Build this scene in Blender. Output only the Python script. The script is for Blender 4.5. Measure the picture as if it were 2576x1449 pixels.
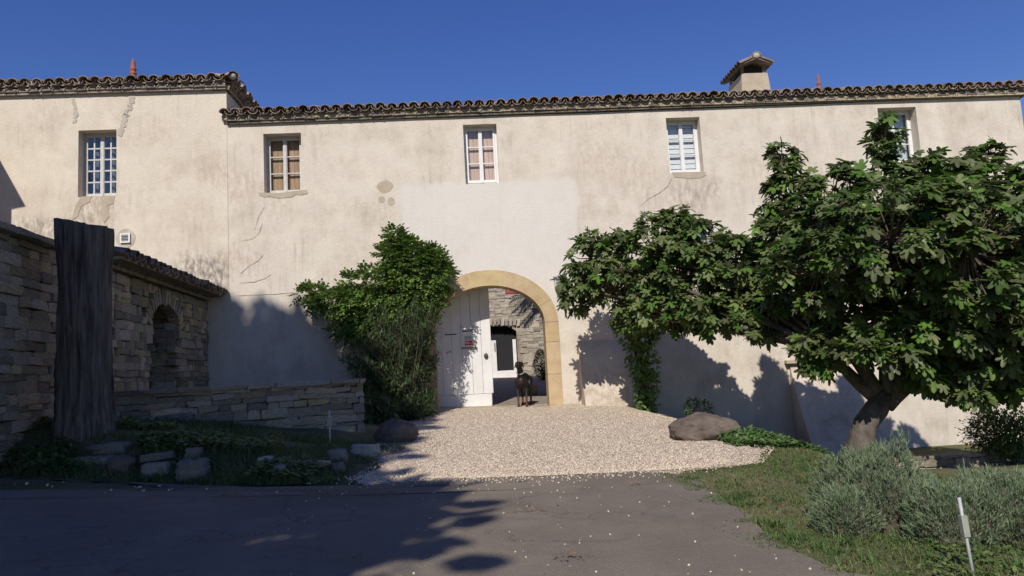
import bpy, bmesh, math, random
from math import sin, cos, tan, pi, radians, sqrt, atan2
from mathutils import Vector, Matrix, noise as mnoise

for o in list(bpy.data.objects): bpy.data.objects.remove(o, do_unlink=True)
scene = bpy.context.scene
C = scene.collection
R = random.Random(7)

# ------------------------------------------------------------------ camera
EYE = Vector((0, 0, 1.2)); PITCH = radians(6.3); ROLL = radians(3.1)
PW, PH, FPX = 2575.0, 1449.0, 1900.0           # measuring frame of the photograph
cam_d = bpy.data.cameras.new('camera'); cam = bpy.data.objects.new('camera', cam_d); C.objects.link(cam)
cam_d.sensor_width = 36; cam_d.lens = 36 * FPX / PW; cam_d.clip_end = 2000; cam_d.clip_start = .05
cam.matrix_world = Matrix.Translation(EYE) @ Matrix.Rotation(pi/2 + PITCH, 4, 'X') @ Matrix.Rotation(-ROLL, 4, 'Z')
scene.camera = cam
CM = cam.matrix_world.to_3x3()

# ------------------------------------------------------------------ sky and sun
SUNV = Vector((-.22, -1.0, .88)).normalized()     # towards the sun
elev = math.asin(SUNV.z); azim = atan2(SUNV.x, SUNV.y)
world = bpy.data.worlds.new('World'); scene.world = world; world.use_nodes = True
wn = world.node_tree.nodes; wl = world.node_tree.links
bg = wn['Background']
sky = wn.new('ShaderNodeTexSky'); sky.sky_type = 'NISHITA'; sky.sun_disc = False
sky.sun_elevation = elev; sky.sun_rotation = azim; sky.altitude = 300
sky.air_density = 1.3; sky.dust_density = .1; sky.ozone_density = 6.0
bg.inputs['Strength'].default_value = .105
hsv = wn.new('ShaderNodeHueSaturation'); hsv.inputs['Hue'].default_value = .5245; hsv.inputs['Saturation'].default_value = 1.2; hsv.inputs['Value'].default_value = .9
wl.new(sky.outputs[0], hsv.inputs['Color']); wl.new(hsv.outputs[0], bg.inputs[0])
sd = bpy.data.lights.new('sun', 'SUN'); sd.energy = 4.6; sd.angle = radians(.53); sd.color = (1, .94, .85)
sun = bpy.data.objects.new('sun', sd); C.objects.link(sun)
sun.rotation_euler = SUNV.to_track_quat('Z', 'Y').to_euler(); sun.location = (0, 0, 40)
scene.view_settings.view_transform = 'Standard'; scene.view_settings.look = 'None'
scene.view_settings.exposure = 0; scene.view_settings.gamma = 1
scene.cycles.max_bounces = 6; scene.cycles.transparent_max_bounces = 12

# ------------------------------------------------------------------ helpers
def ray(px, py):
    return (CM @ Vector(((px - PW/2)/FPX, -(py - PH/2)/FPX, -1))).normalized()
def at(px, py, Y):                                # point of the view ray at distance Y in front
    d = ray(px, py); return EYE + d * ((Y - EYE.y)/d.y)
FO = Vector((0, 16, 0)); FYAW = radians(3.7)
FX = Vector((cos(FYAW), sin(FYAW), 0)); FN = Vector((-sin(FYAW), cos(FYAW), 0))   # FN points into the house
FM = Matrix.Translation(FO) @ Matrix.Rotation(FYAW, 4, 'Z')
def fac(px, py, dep=0):                           # facade coordinates (along, up) seen at that spot
    d = ray(px, py); t = ((FO + FN*dep) - EYE).dot(FN)/d.dot(FN)
    p = EYE + d*t; return (p - FO).dot(FX), p.z
def fw(s, dep, z): return FO + FX*s + FN*dep + Vector((0, 0, z))
def lerp(a, b, t): return a + (b - a)*t
def sst(a, b, x):
    t = min(1, max(0, (x - a)/(b - a))); return t*t*(3 - 2*t)
def interp(x, xs, ys):
    if x <= xs[0]: return ys[0]
    for i in range(1, len(xs)):
        if x <= xs[i]: return lerp(ys[i-1], ys[i], (x - xs[i-1])/(xs[i] - xs[i-1]))
    return ys[-1]
def nz(x, y, z=0., s=1.): return mnoise.noise(Vector((x*s, y*s, z*s + 3.7)))

def gbase(x, y):
    z = .026*min(y, 16.5) + .04*(sqrt(x*x + .3) - x)/2
    if y > 16.5: z += .05*(min(y, 28) - 16.5)
    return z
def edge_y(x): return interp(x, [-9, -5.3, -3, -1.9, -1.2], [8.3, 7.8, 7.1, 7.1, 7.3])
def gz(x, y):
    z = gbase(x, y)
    w = sst(0, 1.0, y - edge_y(x)) * sst(0, .9, -1.6 - x)
    tgt = interp(x, [-8, -5, -3.2, -2], [.98, .86, .6, .42])
    if y < 17: z += w*max(0, tgt - z)
    z -= (.62*sst(2.9, 4.2, x)*sst(5.6, 8.6, y) + .7*sst(1.5, 5.2, x)*sst(9, 15, y))*(1 - .5*sst(17.5, 22, y))
    if w > .05 or x > 2.2: z += .025*nz(x, y, 0, 2.2)
    return z
def gnd(px, py):                                   # where a view ray meets the ground
    d = ray(px, py); t = .5
    for _ in range(4000):
        p = EYE + d*t
        if p.z <= gz(p.x, p.y): return p
        t += .01
    return p

class MB:
    def __init__(s): s.v = []; s.f = []
    def add(s, vs, fs):
        b = len(s.v); s.v += [tuple(v) for v in vs]; s.f += [tuple(b + i for i in f) for f in fs]; return s
    def box(s, lo, hi, M=None):
        x0, y0, z0 = lo; x1, y1, z1 = hi
        vs = [Vector(p) for p in ((x0,y0,z0),(x1,y0,z0),(x1,y1,z0),(x0,y1,z0),(x0,y0,z1),(x1,y0,z1),(x1,y1,z1),(x0,y1,z1))]
        if M: vs = [M @ v for v in vs]
        return s.add(vs, [(0,3,2,1),(4,5,6,7),(0,1,5,4),(1,2,6,5),(2,3,7,6),(3,0,4,7)])
    def prism(s, poly, y0, y1):                    # poly of (x,z), counter-clockwise seen from -y
        n = len(poly)
        vs = [(x, y0, z) for x, z in poly] + [(x, y1, z) for x, z in poly]
        fs = [tuple(range(n)), tuple(range(2*n-1, n-1, -1))] + [(i, i+n, (i+1)%n+n, (i+1)%n) for i in range(n)]
        return s.add(vs, fs)
    def tube(s, pts, rad, seg=8, cap=True, wob=0, sd=0):
        pts = [Vector(p) for p in pts]; n = len(pts); rings = []
        ref = Vector((.31, .17, .93)).normalized(); prev = None
        for i, p in enumerate(pts):
            t = (pts[min(i+1, n-1)] - pts[max(i-1, 0)]).normalized()
            if prev is None:
                a = t.cross(ref)
                if a.length < .1: a = t.cross(Vector((1, 0, 0)))
            else: a = prev - t*prev.dot(t)
            a.normalize(); b = t.cross(a); prev = a
            r = rad[i] if hasattr(rad, '__len__') else rad
            ring = []
            for k in range(seg):
                th = 2*pi*k/seg; rr = r
                if wob: rr *= 1 + wob*mnoise.noise(Vector((cos(th)*1.7, sin(th)*1.7, i*.35 + sd)))
                ring.append(p + a*cos(th)*rr + b*sin(th)*rr)
            rings.append(ring)
        vs = [v for r_ in rings for v in r_]; fs = []
        for i in range(n-1):
            for k in range(seg):
                fs.append((i*seg+k, i*seg+(k+1)%seg, (i+1)*seg+(k+1)%seg, (i+1)*seg+k))
        if cap: fs.append(tuple(range(seg-1, -1, -1))); fs.append(tuple((n-1)*seg+k for k in range(seg)))
        return s.add(vs, fs)
    def mesh(s, name, smooth=False):
        me = bpy.data.meshes.new(name); me.from_pydata(s.v, [], s.f); me.update()
        if smooth: me.polygons.foreach_set('use_smooth', [True]*len(me.polygons))
        return me
    def build(s, name, mat, parent=None, smooth=False, **k):
        return obj(name, s.mesh(name, smooth), mat, parent, **k)
def obj(name, me, mat=None, parent=None, label=None, cat=None, group=None, kind=None):
    o = bpy.data.objects.new(name, me); C.objects.link(o)
    if mat is not None and me is not None and not me.materials: me.materials.append(mat)
    if parent: o.parent = parent
    return tag(o, label, cat, group, kind)
def tag(o, label=None, cat=None, group=None, kind=None):
    if label: o['label'] = label
    if cat: o['category'] = cat
    if group: o['group'] = group
    if kind: o['kind'] = kind
    return o
def thing(name, label, cat, M=None, group=None):
    o = obj(name, None, label=label, cat=cat, group=group); o.empty_display_size = .2
    if M is not None: o.matrix_world = M
    return o
def rel(t, p):                                     # world point into a thing's own frame
    return t.matrix_world.inverted() @ Vector(p)

# ------------------------------------------------------------------ materials
def mat(name, base, var=None, scale=4., rough=.85, bump=0., bscale=30., rnd=0., island=False, detail=6., spec=.3, ramp=(.35, .65), coords='Object', stretch=None, extra=None, trans=0.):
    m = bpy.data.materials.new(name); m.use_nodes = True; nt = m.node_tree; N = nt.nodes; L = nt.links
    b = N['Principled BSDF']; b.inputs['Roughness'].default_value = rough
    b.inputs['Specular IOR Level'].default_value = spec
    tc = N.new('ShaderNodeTexCoord'); co = tc.outputs[coords]
    if stretch:
        mp = N.new('ShaderNodeMapping'); mp.inputs['Scale'].default_value = stretch; L.new(co, mp.inputs[0]); co = mp.outputs[0]
    col = None
    if var:
        t = N.new('ShaderNodeTexNoise'); t.inputs['Scale'].default_value = scale; t.inputs['Detail'].default_value = detail; t.inputs['Roughness'].default_value = .62
        L.new(co, t.inputs['Vector'])
        rp = N.new('ShaderNodeValToRGB'); rp.color_ramp.elements[0].position = ramp[0]; rp.color_ramp.elements[1].position = ramp[1]
        rp.color_ramp.elements[0].color = (*base, 1); rp.color_ramp.elements[1].color = (*var, 1)
        L.new(t.outputs['Fac'], rp.inputs[0]); col = rp.outputs[0]
    if rnd:
        if island: g = N.new('ShaderNodeNewGeometry'); src = g.outputs['Random Per Island']
        else: g = N.new('ShaderNodeObjectInfo'); src = g.outputs['Random']
        hs = N.new('ShaderNodeHueSaturation')
        mr = N.new('ShaderNodeMapRange'); mr.inputs[3].default_value = 1 - rnd; mr.inputs[4].default_value = 1 + rnd
        L.new(src, mr.inputs[0]); L.new(mr.outputs[0], hs.inputs['Value'])
        ml = N.new('ShaderNodeMath'); ml.operation = 'MULTIPLY'; ml.inputs[1].default_value = 7.31; L.new(src, ml.inputs[0])
        fr = N.new('ShaderNodeMath'); fr.operation = 'FRACT'; L.new(ml.outputs[0], fr.inputs[0])
        mh = N.new('ShaderNodeMapRange'); mh.inputs[3].default_value = .5 - .065*rnd; mh.inputs[4].default_value = .5 + .06*rnd
        L.new(fr.outputs[0], mh.inputs[0]); L.new(mh.outputs[0], hs.inputs['Hue'])
        ms = N.new('ShaderNodeMapRange'); ms.inputs[3].default_value = 1 - .5*rnd; ms.inputs[4].default_value = 1 + .4*rnd
        L.new(fr.outputs[0], ms.inputs[0]); L.new(ms.outputs[0], hs.inputs['Saturation'])
        if col: L.new(col, hs.inputs['Color'])
        else: hs.inputs['Color'].default_value = (*base, 1)
        col = hs.outputs[0]
    if extra: col = extra(nt, tc.outputs['Object'], col)
    if col: L.new(col, b.inputs['Base Color'])
    else: b.inputs['Base Color'].default_value = (*base, 1)
    if bump:
        t2 = N.new('ShaderNodeTexNoise'); t2.inputs['Scale'].default_value = bscale; t2.inputs['Detail'].default_value = 5
        L.new(co, t2.inputs['Vector'])
        bp = N.new('ShaderNodeBump'); bp.inputs['Strength'].default_value = bump; bp.inputs['Distance'].default_value = .02
        L.new(t2.outputs['Fac'], bp.inputs['Height']); L.new(bp.outputs[0], b.inputs['Normal'])
    if trans:
        tr = N.new('ShaderNodeBsdfTranslucent'); mx = N.new('ShaderNodeMixShader'); mx.inputs[0].default_value = trans
        if col: L.new(col, tr.inputs['Color'])
        else: tr.inputs['Color'].default_value = (*base, 1)
        L.new(b.outputs[0], mx.inputs[1]); L.new(tr.outputs[0], mx.inputs[2]); L.new(mx.outputs[0], N['Material Output'].inputs['Surface'])
    return m

def node_noise(nt, co, scale, detail=5, stretch=None):
    N = nt.nodes; L = nt.links
    if stretch:
        mp = N.new('ShaderNodeMapping'); mp.inputs['Scale'].default_value = stretch; L.new(co, mp.inputs[0]); co = mp.outputs[0]
    t = N.new('ShaderNodeTexNoise'); t.inputs['Scale'].default_value = scale; t.inputs['Detail'].default_value = detail; t.inputs['Roughness'].default_value = .65
    L.new(co, t.inputs['Vector']); return t.outputs['Fac']
def node_map(nt, v, a, b, c=0., d=1., smooth=False):
    m = nt.nodes.new('ShaderNodeMapRange'); m.inputs[1].default_value = a; m.inputs[2].default_value = b; m.inputs[3].default_value = c; m.inputs[4].default_value = d
    if smooth: m.interpolation_type = 'SMOOTHSTEP'
    nt.links.new(v, m.inputs[0]); return m.outputs[0]
def node_math(nt, op, a, b):
    m = nt.nodes.new('ShaderNodeMath'); m.operation = op
    for i, x in enumerate((a, b)):
        if hasattr(x, 'links'): nt.links.new(x, m.inputs[i])
        else: m.inputs[i].default_value = x
    return m.outputs[0]
def node_mix(nt, fac_, a, b, mode='MIX'):
    m = nt.nodes.new('ShaderNodeMix'); m.data_type = 'RGBA'; m.blend_type = mode
    for i, x in ((0, fac_), (6, a), (7, b)):
        if hasattr(x, 'links'): nt.links.new(x, m.inputs[i])
        elif i == 0: m.inputs[0].default_value = x
        else: m.inputs[i].default_value = (*x, 1)
    return m.outputs[2]

def plaster(name, base, dark, pale_rect=None, spots=()):
    def extra(nt, co, col):
        N = nt.nodes; L = nt.links
        sx = N.new('ShaderNodeSeparateXYZ'); L.new(co, sx.inputs[0]); X, Z = sx.outputs[0], sx.outputs[2]
        # broad mottling, then fine vertical streaks inside the mottled areas
        big = node_noise(nt, co, .55, 4)
        mott = node_map(nt, node_noise(nt, co, 1.6, 7), .42, .72)
        c = node_mix(nt, node_math(nt, 'MULTIPLY', mott, node_map(nt, big, .36, .62)), base, dark)
        pale = node_map(nt, node_noise(nt, co, 2.3, 7, (1, 1, .8)), .5, .7)
        c = node_mix(nt, node_math(nt, 'MULTIPLY', pale, .6), c, tuple(min(.8, b_*1.12) for b_ in base))
        dk = node_math(nt, 'MULTIPLY', node_map(nt, node_noise(nt, co, 4.5, 8), .52, .7), node_map(nt, node_noise(nt, co, .45, 3), .4, .6))
        c = node_mix(nt, node_math(nt, 'MULTIPLY', dk, .5), c, dark)
        st = node_map(nt, node_noise(nt, co, 1., 6, (9, 9, .9)), .5, .74)
        stm = node_map(nt, node_noise(nt, co, .8, 3), .45, .66)
        c = node_mix(nt, node_math(nt, 'MULTIPLY', node_math(nt, 'MULTIPLY', st, stm), .75), c, tuple(d*.72 for d in dark))
        fine = node_map(nt, node_noise(nt, co, 22, 6), .3, .75, .93, 1.06)
        c2 = N.new('ShaderNodeVectorMath'); c2.operation = 'SCALE'; L.new(c, c2.inputs[0]); L.new(fine, c2.inputs['Scale']); c = c2.outputs[0]
        if pale_rect:
            x0, x1, z0, z1 = pale_rect
            w = node_map(nt, node_noise(nt, co, 2.5, 6), 0, 1, -.16, .16)
            xw = node_math(nt, 'ADD', X, w); zw = node_math(nt, 'ADD', Z, w)
            f = node_math(nt, 'MULTIPLY', node_map(nt, xw, x0, x0+.12), node_map(nt, xw, x1, x1+.12, 1, 0))
            f = node_math(nt, 'MULTIPLY', f, node_math(nt, 'MULTIPLY', node_map(nt, zw, z0, z0+1.6), node_map(nt, zw, z1-.03, z1+.1, 1, 0)))
            f = node_math(nt, 'MULTIPLY', f, node_map(nt, node_noise(nt, co, 3, 5), .2, .6, .65, 1))
            c = node_mix(nt, node_math(nt, 'MULTIPLY', f, .8), c, (.64, .605, .56))
        for (x, z, r, s, colr) in spots:               # mould and washed-out stains of a shape of their own
            v = N.new('ShaderNodeVectorMath'); v.operation = 'DISTANCE'; L.new(co, v.inputs[0]); v.inputs[1].default_value = (x, 0, z)
            d = node_map(nt, v.outputs['Value'], r*.15, r, 1, 0, True)
            n = node_map(nt, node_noise(nt, co, 7, 8, (1.6, 1, .7)), .4, .66)
            c = node_mix(nt, node_math(nt, 'MULTIPLY', node_math(nt, 'MULTIPLY', d, n), s), c, colr)
        return c
    return mat(name, base, None, rough=.95, bump=.35, bscale=26, spec=.1, extra=extra)

STONE = [mat('stone_warm', (.25,.2,.135), (.43,.36,.26), 5, bump=.6, bscale=18, rnd=.38, spec=.15),
         mat('stone_grey', (.23,.2,.155), (.38,.335,.265), 6, bump=.6, bscale=18, rnd=.38, spec=.15)]
M = dict(
 mortar=mat('mortar', (.13,.11,.085), (.2,.17,.13), 8, bump=.5, bscale=30),
 mortar_pale=mat('mortar_pale', (.5,.45,.38), (.38,.34,.29), 6, bump=.4),
 patch=mat('patch_mortar', (.4,.335,.25), (.47,.4,.31), 5, bump=.4, spec=.1),
 patch_grey=mat('patch_grey', (.42,.37,.31), (.5,.44,.37), 5, bump=.4, spec=.1),
 crack=mat('crack', (.3,.25,.2), (.44,.38,.31), 9),
 tile=mat('terracotta_tile', (.19,.14,.105), (.36,.29,.225), 9, bump=.5, bscale=40, rnd=.42, spec=.12),
 tile_g=mat('eave_tile_grey', (.17,.14,.115), (.3,.26,.21), 9, bump=.5, bscale=40, rnd=.3, spec=.12),
 terracotta=mat('terracotta_red', (.36,.12,.065), (.26,.085,.05), 14),
 limestone=mat('ochre_limestone', (.42,.31,.17), (.52,.4,.235), 3.5, bump=.3, bscale=40, rnd=.1, spec=.1, detail=8),
 joint=mat('joint', (.6,.5,.36), (.5,.42,.3), 10),
 white=mat('white_paint', (.74,.73,.71), (.66,.65,.63), 3, rough=.5, bump=.06, bscale=40, rnd=.02),
 greyp=mat('weathered_paint', (.47,.46,.44), (.6,.58,.55), 14, rough=.75, bump=.25, bscale=50),
 wood=mat('shutter_wood', (.44,.30,.19), (.3,.2,.12), 3, stretch=(9,9,1), rough=.7, rnd=.15),
 woodp=mat('shutter_wood_pale', (.62,.47,.36), (.5,.36,.27), 3, stretch=(9,9,1), rough=.7, rnd=.1),
 blind=mat('blind', (.66,.68,.68), (.6,.62,.63), 5, rough=.6),
 dark=mat('dark_interior', (.02,.02,.022)),
 redpaint=mat('red_paint', (.35,.08,.07), (.28,.06,.05), 9),
 metal=mat('metal_grey', (.45,.45,.46), (.36,.36,.37), 20, rough=.35),
 iron=mat('iron', (.05,.05,.05), (.09,.08,.07), 20, rough=.5),
 sticker=mat('red_sticker', (.6,.05,.06)),
 bark=mat('fig_bark', (.075,.063,.05), (.16,.137,.11), 7, bump=1., bscale=22, stretch=(1,1,.6), spec=.1),
 stump=mat('weathered_trunk', (.06,.05,.042), (.2,.17,.14), 2.6, bump=1., bscale=6, stretch=(7,7,.55), spec=.1, detail=9),
 stem=mat('dark_stem', (.05,.042,.028), (.08,.066,.045), 9),
 roomgrey=mat('grey_curtain', (.13,.13,.14), (.2,.2,.21), 3),
 twig=mat('twig', (.12,.09,.06), (.18,.14,.1), 9),
 fig=mat('fig_leaf', (.075,.12,.032), (.135,.185,.05), 3, rough=.5, rnd=.5, island=True, spec=.3, trans=.32),
 figo=mat('fig_leaf_single', (.075,.12,.032), (.135,.185,.05), 3, rough=.5, rnd=.5, spec=.3, trans=.32),
 figfruit=mat('fig_fruit', (.2,.28,.06), (.26,.3,.09), 6, rough=.5, rnd=.3),
 vine=mat('vine_leaf', (.1,.18,.034), (.18,.26,.06), 2.5, rough=.5, rnd=.4, island=True, trans=.25),
 creeper=mat('creeper_leaf', (.075,.15,.03), (.13,.22,.04), 2.5, rough=.5, rnd=.45, island=True, trans=.25),
 oleander=mat('oleander_leaf', (.05,.09,.03), (.085,.13,.048), 2.5, rough=.5, rnd=.35, island=True, trans=.15),
 shade_leaf=mat('tall_tree_leaf', (.05,.09,.03), (.07,.12,.04), 2, rnd=.3, island=True),
 flower=mat('orange_flower', (.42,.12,.05), (.34,.08,.04), 5),
 lav=mat('lavender_leaf', (.11,.155,.08), (.185,.225,.13), 2.5, rough=.8, rnd=.3, island=True, trans=.1),
 lavcore=mat('lavender_wood', (.055,.05,.035), (.1,.09,.06), 14, bump=.8, bscale=30),
 grass=mat('grass_blade', (.08,.135,.032), (.18,.175,.07), 1.3, rough=.7, rnd=.35, island=True, trans=.2, ramp=(.42,.66)),
 cover=mat('ground_cover_leaf', (.06,.12,.028), (.1,.165,.045), 2, rough=.6, rnd=.35, island=True, trans=.2),
 shrub=mat('shrub_leaf', (.065,.125,.03), (.14,.18,.05), 2, rough=.6, rnd=.35, island=True, trans=.2),
 boulder=mat('boulder_brown', (.085,.066,.053), (.17,.135,.11), 3.2, bump=.7, bscale=14, spec=.2, detail=9),
 rockgrey=mat('rock_grey', (.15,.135,.115), (.27,.245,.21), 4, bump=.6, bscale=16, spec=.15, rnd=.2),
 rockpale=mat('rock_pale', (.27,.25,.21), (.44,.41,.35), 4, bump=.6, bscale=16, spec=.15, rnd=.2),
 pebble=mat('pebble', (.6,.495,.375), (.7,.59,.455), 30, rnd=.24, island=True),
 litter=mat('leaf_litter', (.16,.085,.04), (.26,.14,.07), 9, rnd=.5, island=True),
)
def glass(name, tint, refl=.35):
    m = bpy.data.materials.new(name); m.use_nodes = True; nt = m.node_tree; N = nt.nodes; L = nt.links
    for n in list(N):
        if n.type == 'BSDF_PRINCIPLED': N.remove(n)
    g = N.new('ShaderNodeBsdfGlossy'); g.inputs['Roughness'].default_value = .03; g.inputs['Color'].default_value = (.9,.95,1,1)
    t = N.new('ShaderNodeBsdfTransparent'); t.inputs[0].default_value = (*tint, 1)
    mx = N.new('ShaderNodeMixShader'); mx.inputs[0].default_value = refl
    L.new(t.outputs[0], mx.inputs[1]); L.new(g.outputs[0], mx.inputs[2]); L.new(mx.outputs[0], N['Material Output'].inputs['Surface'])
    return m
M['glass'] = glass('window_glass', (.95,.96,.96), .07)
M['glass_old'] = glass('old_window_glass', (.85,.9,.92), .11)
# ------------------------------------------------------------------ ground, road, drive, courtyard floor
def soil_extra(nt, co, col):
    g = node_map(nt, node_noise(nt, co, .9, 6), .34, .54)
    c = node_mix(nt, g, (.2,.15,.1), (.1,.11,.05))
    f = node_map(nt, node_noise(nt, co, 40, 5), .3, .7, .7, 1.3)
    v = nt.nodes.new('ShaderNodeVectorMath'); v.operation = 'SCALE'; nt.links.new(c, v.inputs[0]); nt.links.new(f, v.inputs['Scale']); return v.outputs[0]
M['soil'] = mat('soil', (.15,.1,.06), None, bump=.8, bscale=18, extra=soil_extra, rough=1, spec=.05)
def asphalt_extra(nt, co, col):
    c = node_mix(nt, node_map(nt, node_noise(nt, co, .7, 6), .35, .65), (.168,.14,.109), (.215,.18,.14))
    c = node_mix(nt, node_math(nt, 'MULTIPLY', node_map(nt, node_noise(nt, co, .35, 4, (1, .45, 1)), .48, .6), .5), c, (.13,.112,.098))
    c = node_mix(nt, node_math(nt, 'MULTIPLY', node_map(nt, node_noise(nt, co, 2.2, 7), .5, .72), .5), c, (.25,.21,.17))
    N = nt.nodes; L = nt.links; vo = N.new('ShaderNodeTexVoronoi'); vo.feature = 'DISTANCE_TO_EDGE'; vo.inputs['Scale'].default_value = .8
    wv = N.new('ShaderNodeVectorMath'); wv.operation = 'ADD'; nn = N.new('ShaderNodeTexNoise'); nn.inputs['Scale'].default_value = 2.5; nn.inputs['Detail'].default_value = 6; L.new(co, nn.inputs['Vector']); L.new(co, wv.inputs[0]); L.new(nn.outputs['Color'], wv.inputs[1]); L.new(wv.outputs[0], vo.inputs['Vector'])
    ck = node_math(nt, 'MULTIPLY', node_map(nt, vo.outputs['Distance'], .002, .012, 1, 0), node_map(nt, node_noise(nt, co, .5, 3), .46, .56))
    c = node_mix(nt, node_math(nt, 'MULTIPLY', ck, .6), c, (.07,.06,.05))
    c = node_mix(nt, node_map(nt, node_noise(nt, co, 90, 3), .58, .76), c, (.32,.275,.23))
    c = node_mix(nt, node_map(nt, node_noise(nt, co, 60, 4), .2, .42, .8, 0), c, (.09,.08,.07))
    c = node_mix(nt, node_math(nt, 'MULTIPLY', node_map(nt, node_noise(nt, co, 1.1, 6, (1, 2.6, 1)), .6, .72), .55), c, (.085,.06,.05))
    return c
M['asphalt'] = mat('asphalt', (.1,.1,.1), None, bump=.7, bscale=85, extra=asphalt_extra, rough=.9, spec=.25)
def gravel_extra(nt, co, col):
    N = nt.nodes; L = nt.links
    v = N.new('ShaderNodeTexVoronoi'); v.inputs['Scale'].default_value = 46; L.new(co, v.inputs['Vector'])
    s = N.new('ShaderNodeSeparateColor'); L.new(v.outputs['Color'], s.inputs[0])
    c = node_mix(nt, s.outputs[0], (.48,.385,.29), (.7,.6,.48))
    c = node_mix(nt, node_map(nt, v.outputs['Distance'], .45, .75), c, (.2,.15,.11))
    c = node_mix(nt, node_math(nt, 'MULTIPLY', node_map(nt, node_noise(nt, co, 1.3, 6), .52, .7), .4), c, (.3,.21,.14))
    return c
M['gravel'] = mat('gravel', (.5,.45,.4), None, bump=1, bscale=45, extra=gravel_extra, rough=.95, spec=.1)
M['cobble'] = mat('courtyard_floor', (.2,.17,.14), (.33,.28,.23), 6, bump=.7, bscale=14)

def axis(fine0, fine1, step, lo, hi):
    a = []; x = fine0
    while x < fine1 + 1e-6: a.append(x); x += step
    d = step; x = fine0
    left = []
    while x > lo: d *= 1.5; x -= d; left.append(max(x, lo))
    d = step; x = a[-1]; right = []
    while x < hi: d *= 1.5; x += d; right.append(min(x, hi))
    return left[::-1] + a + right
def grid_sheet(name, rows, mat_, label=None, kind='structure', **k):   # rows: list of lists of points
    mb = MB(); nc = len(rows[0])
    vs = [p for r_ in rows for p in r_]; fs = []
    for j in range(len(rows)-1):
        for i in range(nc-1): fs.append((j*nc+i, j*nc+i+1, (j+1)*nc+i+1, (j+1)*nc+i))
    mb.add(vs, fs); return mb.build(name, mat_, smooth=True, kind=kind, label=label, **k)
# drive and road outlines as left/right limits for each distance
def road_l(y): return interp(y, [-30, 2, 6.6, 7.05, 7.25, 7.85, 8.2], [-30, -30, -30, -3.0, -3.6, -5.35, -8])
def road_r(y): return interp(y, [-30, 0, 3.9, 4.5, 5.4, 6.3, 7.2, 8.2], [30, 6, 1.58, 1.5, 1.52, 1.5, 1.36, .9]) if y > -1 else 30
def drive_l(y): return interp(y, [6.8, 7.2, 8.1, 9.5, 12, 14, 15.4, 16.7], [-1.4, -1.55, -1.5, -1.75, -2.0, -2.2, -2.0, -1.85])
def drive_r(y): return interp(y, [6.8, 7.2, 7.35, 8.3, 9.4, 11.3, 13, 15.2, 16.7], [1.2, 1.5, 2.2, 2.62, 2.35, 2.3, 2.9, 2.95, 1.2])
def inside(x, y):
    if y < 8.2 and road_l(y) + .25 < x < road_r(y) - .25: return True
    return 6.9 < y < 16 and drive_l(y) + .25 < x < drive_r(y) - .25
xs = axis(-9, 9, .15, -400, 400); ys = axis(1.5, 18, .15, -400, 400)
grid_sheet('ground', [[(x, y, gz(x, y) - (.05 if inside(x, y) else 0)) for x in xs] for y in ys], M['soil'], 'brown earth with patchy grass around the farmhouse')
rows = []
y = -25.
while y < 8.25:
    l = max(road_l(y), -25); r_ = min(road_r(y), 25)
    if y > 6.6: l = max(l, -8)
    l += .1*nz(y*3, 1) + .05*nz(y*11, 2); r_ += .08*nz(y*3, 5) + .04*nz(y*13, 6)
    rows.append([(lerp(l, r_, i/110), y + .12*nz(lerp(l, r_, i/110), 9, 0, 1.5), gbase(lerp(l, r_, i/110), y) + .006) for i in range(111)])
    y += .5 if y < 2 else .08
# the road's far edge over the drive
def clip_far(p):
    x, y_, z = p; lim = interp(x, [-9, -5.36, -3.05, -1.7, -1.3, -.5, .33, 1.4, 3], [8.3, 7.85, 7.15, 6.75, 7.05, 7.3, 7.38, 7.15, 6.9]) + .06*nz(x, 4, 0, 5)
    if y_ > lim: y_ = lim + (y_ - lim)*.02
    return (x, y_, gbase(x, y_) + .006)
grid_sheet('road', [[clip_far(p) for p in r_] for r_ in rows], M['asphalt'], 'dark grey asphalt road in front of the drive')
rows = []; y = 6.9
while y < 16.75:
    l, r_ = drive_l(y) + .12*nz(y*2.2, 11), drive_r(y) + .12*nz(y*2.2, 15)
    rows.append([(lerp(l, r_, i/50), y, max(gz(lerp(l, r_, i/50), y), gbase(lerp(l, r_, i/50), y) - .4) + .003 + (.016*sst(7.35, 7.9, y) if 0 < i < 50 else 0)) for i in range(51)])
    y += .1
grid_sheet('gravel_drive', rows, M['gravel'], 'pale gravel drive leading to the arched gate')
rows = [[(x, y, gz(x, y) + .02) for x in [-4 + .4*i for i in range(26)]] for y in [16.72 + .4*i for i in range(29)]]
grid_sheet('courtyard_floor', rows, M['cobble'], 'paved courtyard floor behind the gate')

# loose stones of the drive, and those strayed onto the road
def rock_pts(mb, c, r, rr):
    ax = [Vector((rr.uniform(-1,1), rr.uniform(-1,1), rr.uniform(-1,1))).normalized() for _ in range(2)]
    a = ax[0]; b = a.cross(ax[1]).normalized(); d = a.cross(b)
    f = (rr.uniform(.7,1.3), rr.uniform(.7,1.2), rr.uniform(.5,.9)); c = Vector(c)
    vs = [c + a*r*f[0], c - a*r*f[0]*.9, c + b*r*f[1], c - b*r*f[1]*.9, c + d*r*f[2], c - d*r*f[2]]
    mb.add(vs, [(0,2,4),(2,1,4),(1,3,4),(3,0,4),(2,0,5),(1,2,5),(3,1,5),(0,3,5)])
rr = random.Random(3); mb = MB(); n = 0
while n < 36000:
    y = 7.25 + 8.9*rr.random()**1.5; l, r_ = drive_l(y) - .1, drive_r(y) + .12
    x = rr.uniform(l, r_); m = .12
    if x < l + .5 and rr.random() < .5: continue
    if x > r_ - .4 and rr.random() < .5: continue
    rock_pts(mb, (x, y, gz(x, y) + .02), rr.uniform(.003, .0095), rr); n += 1
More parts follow.
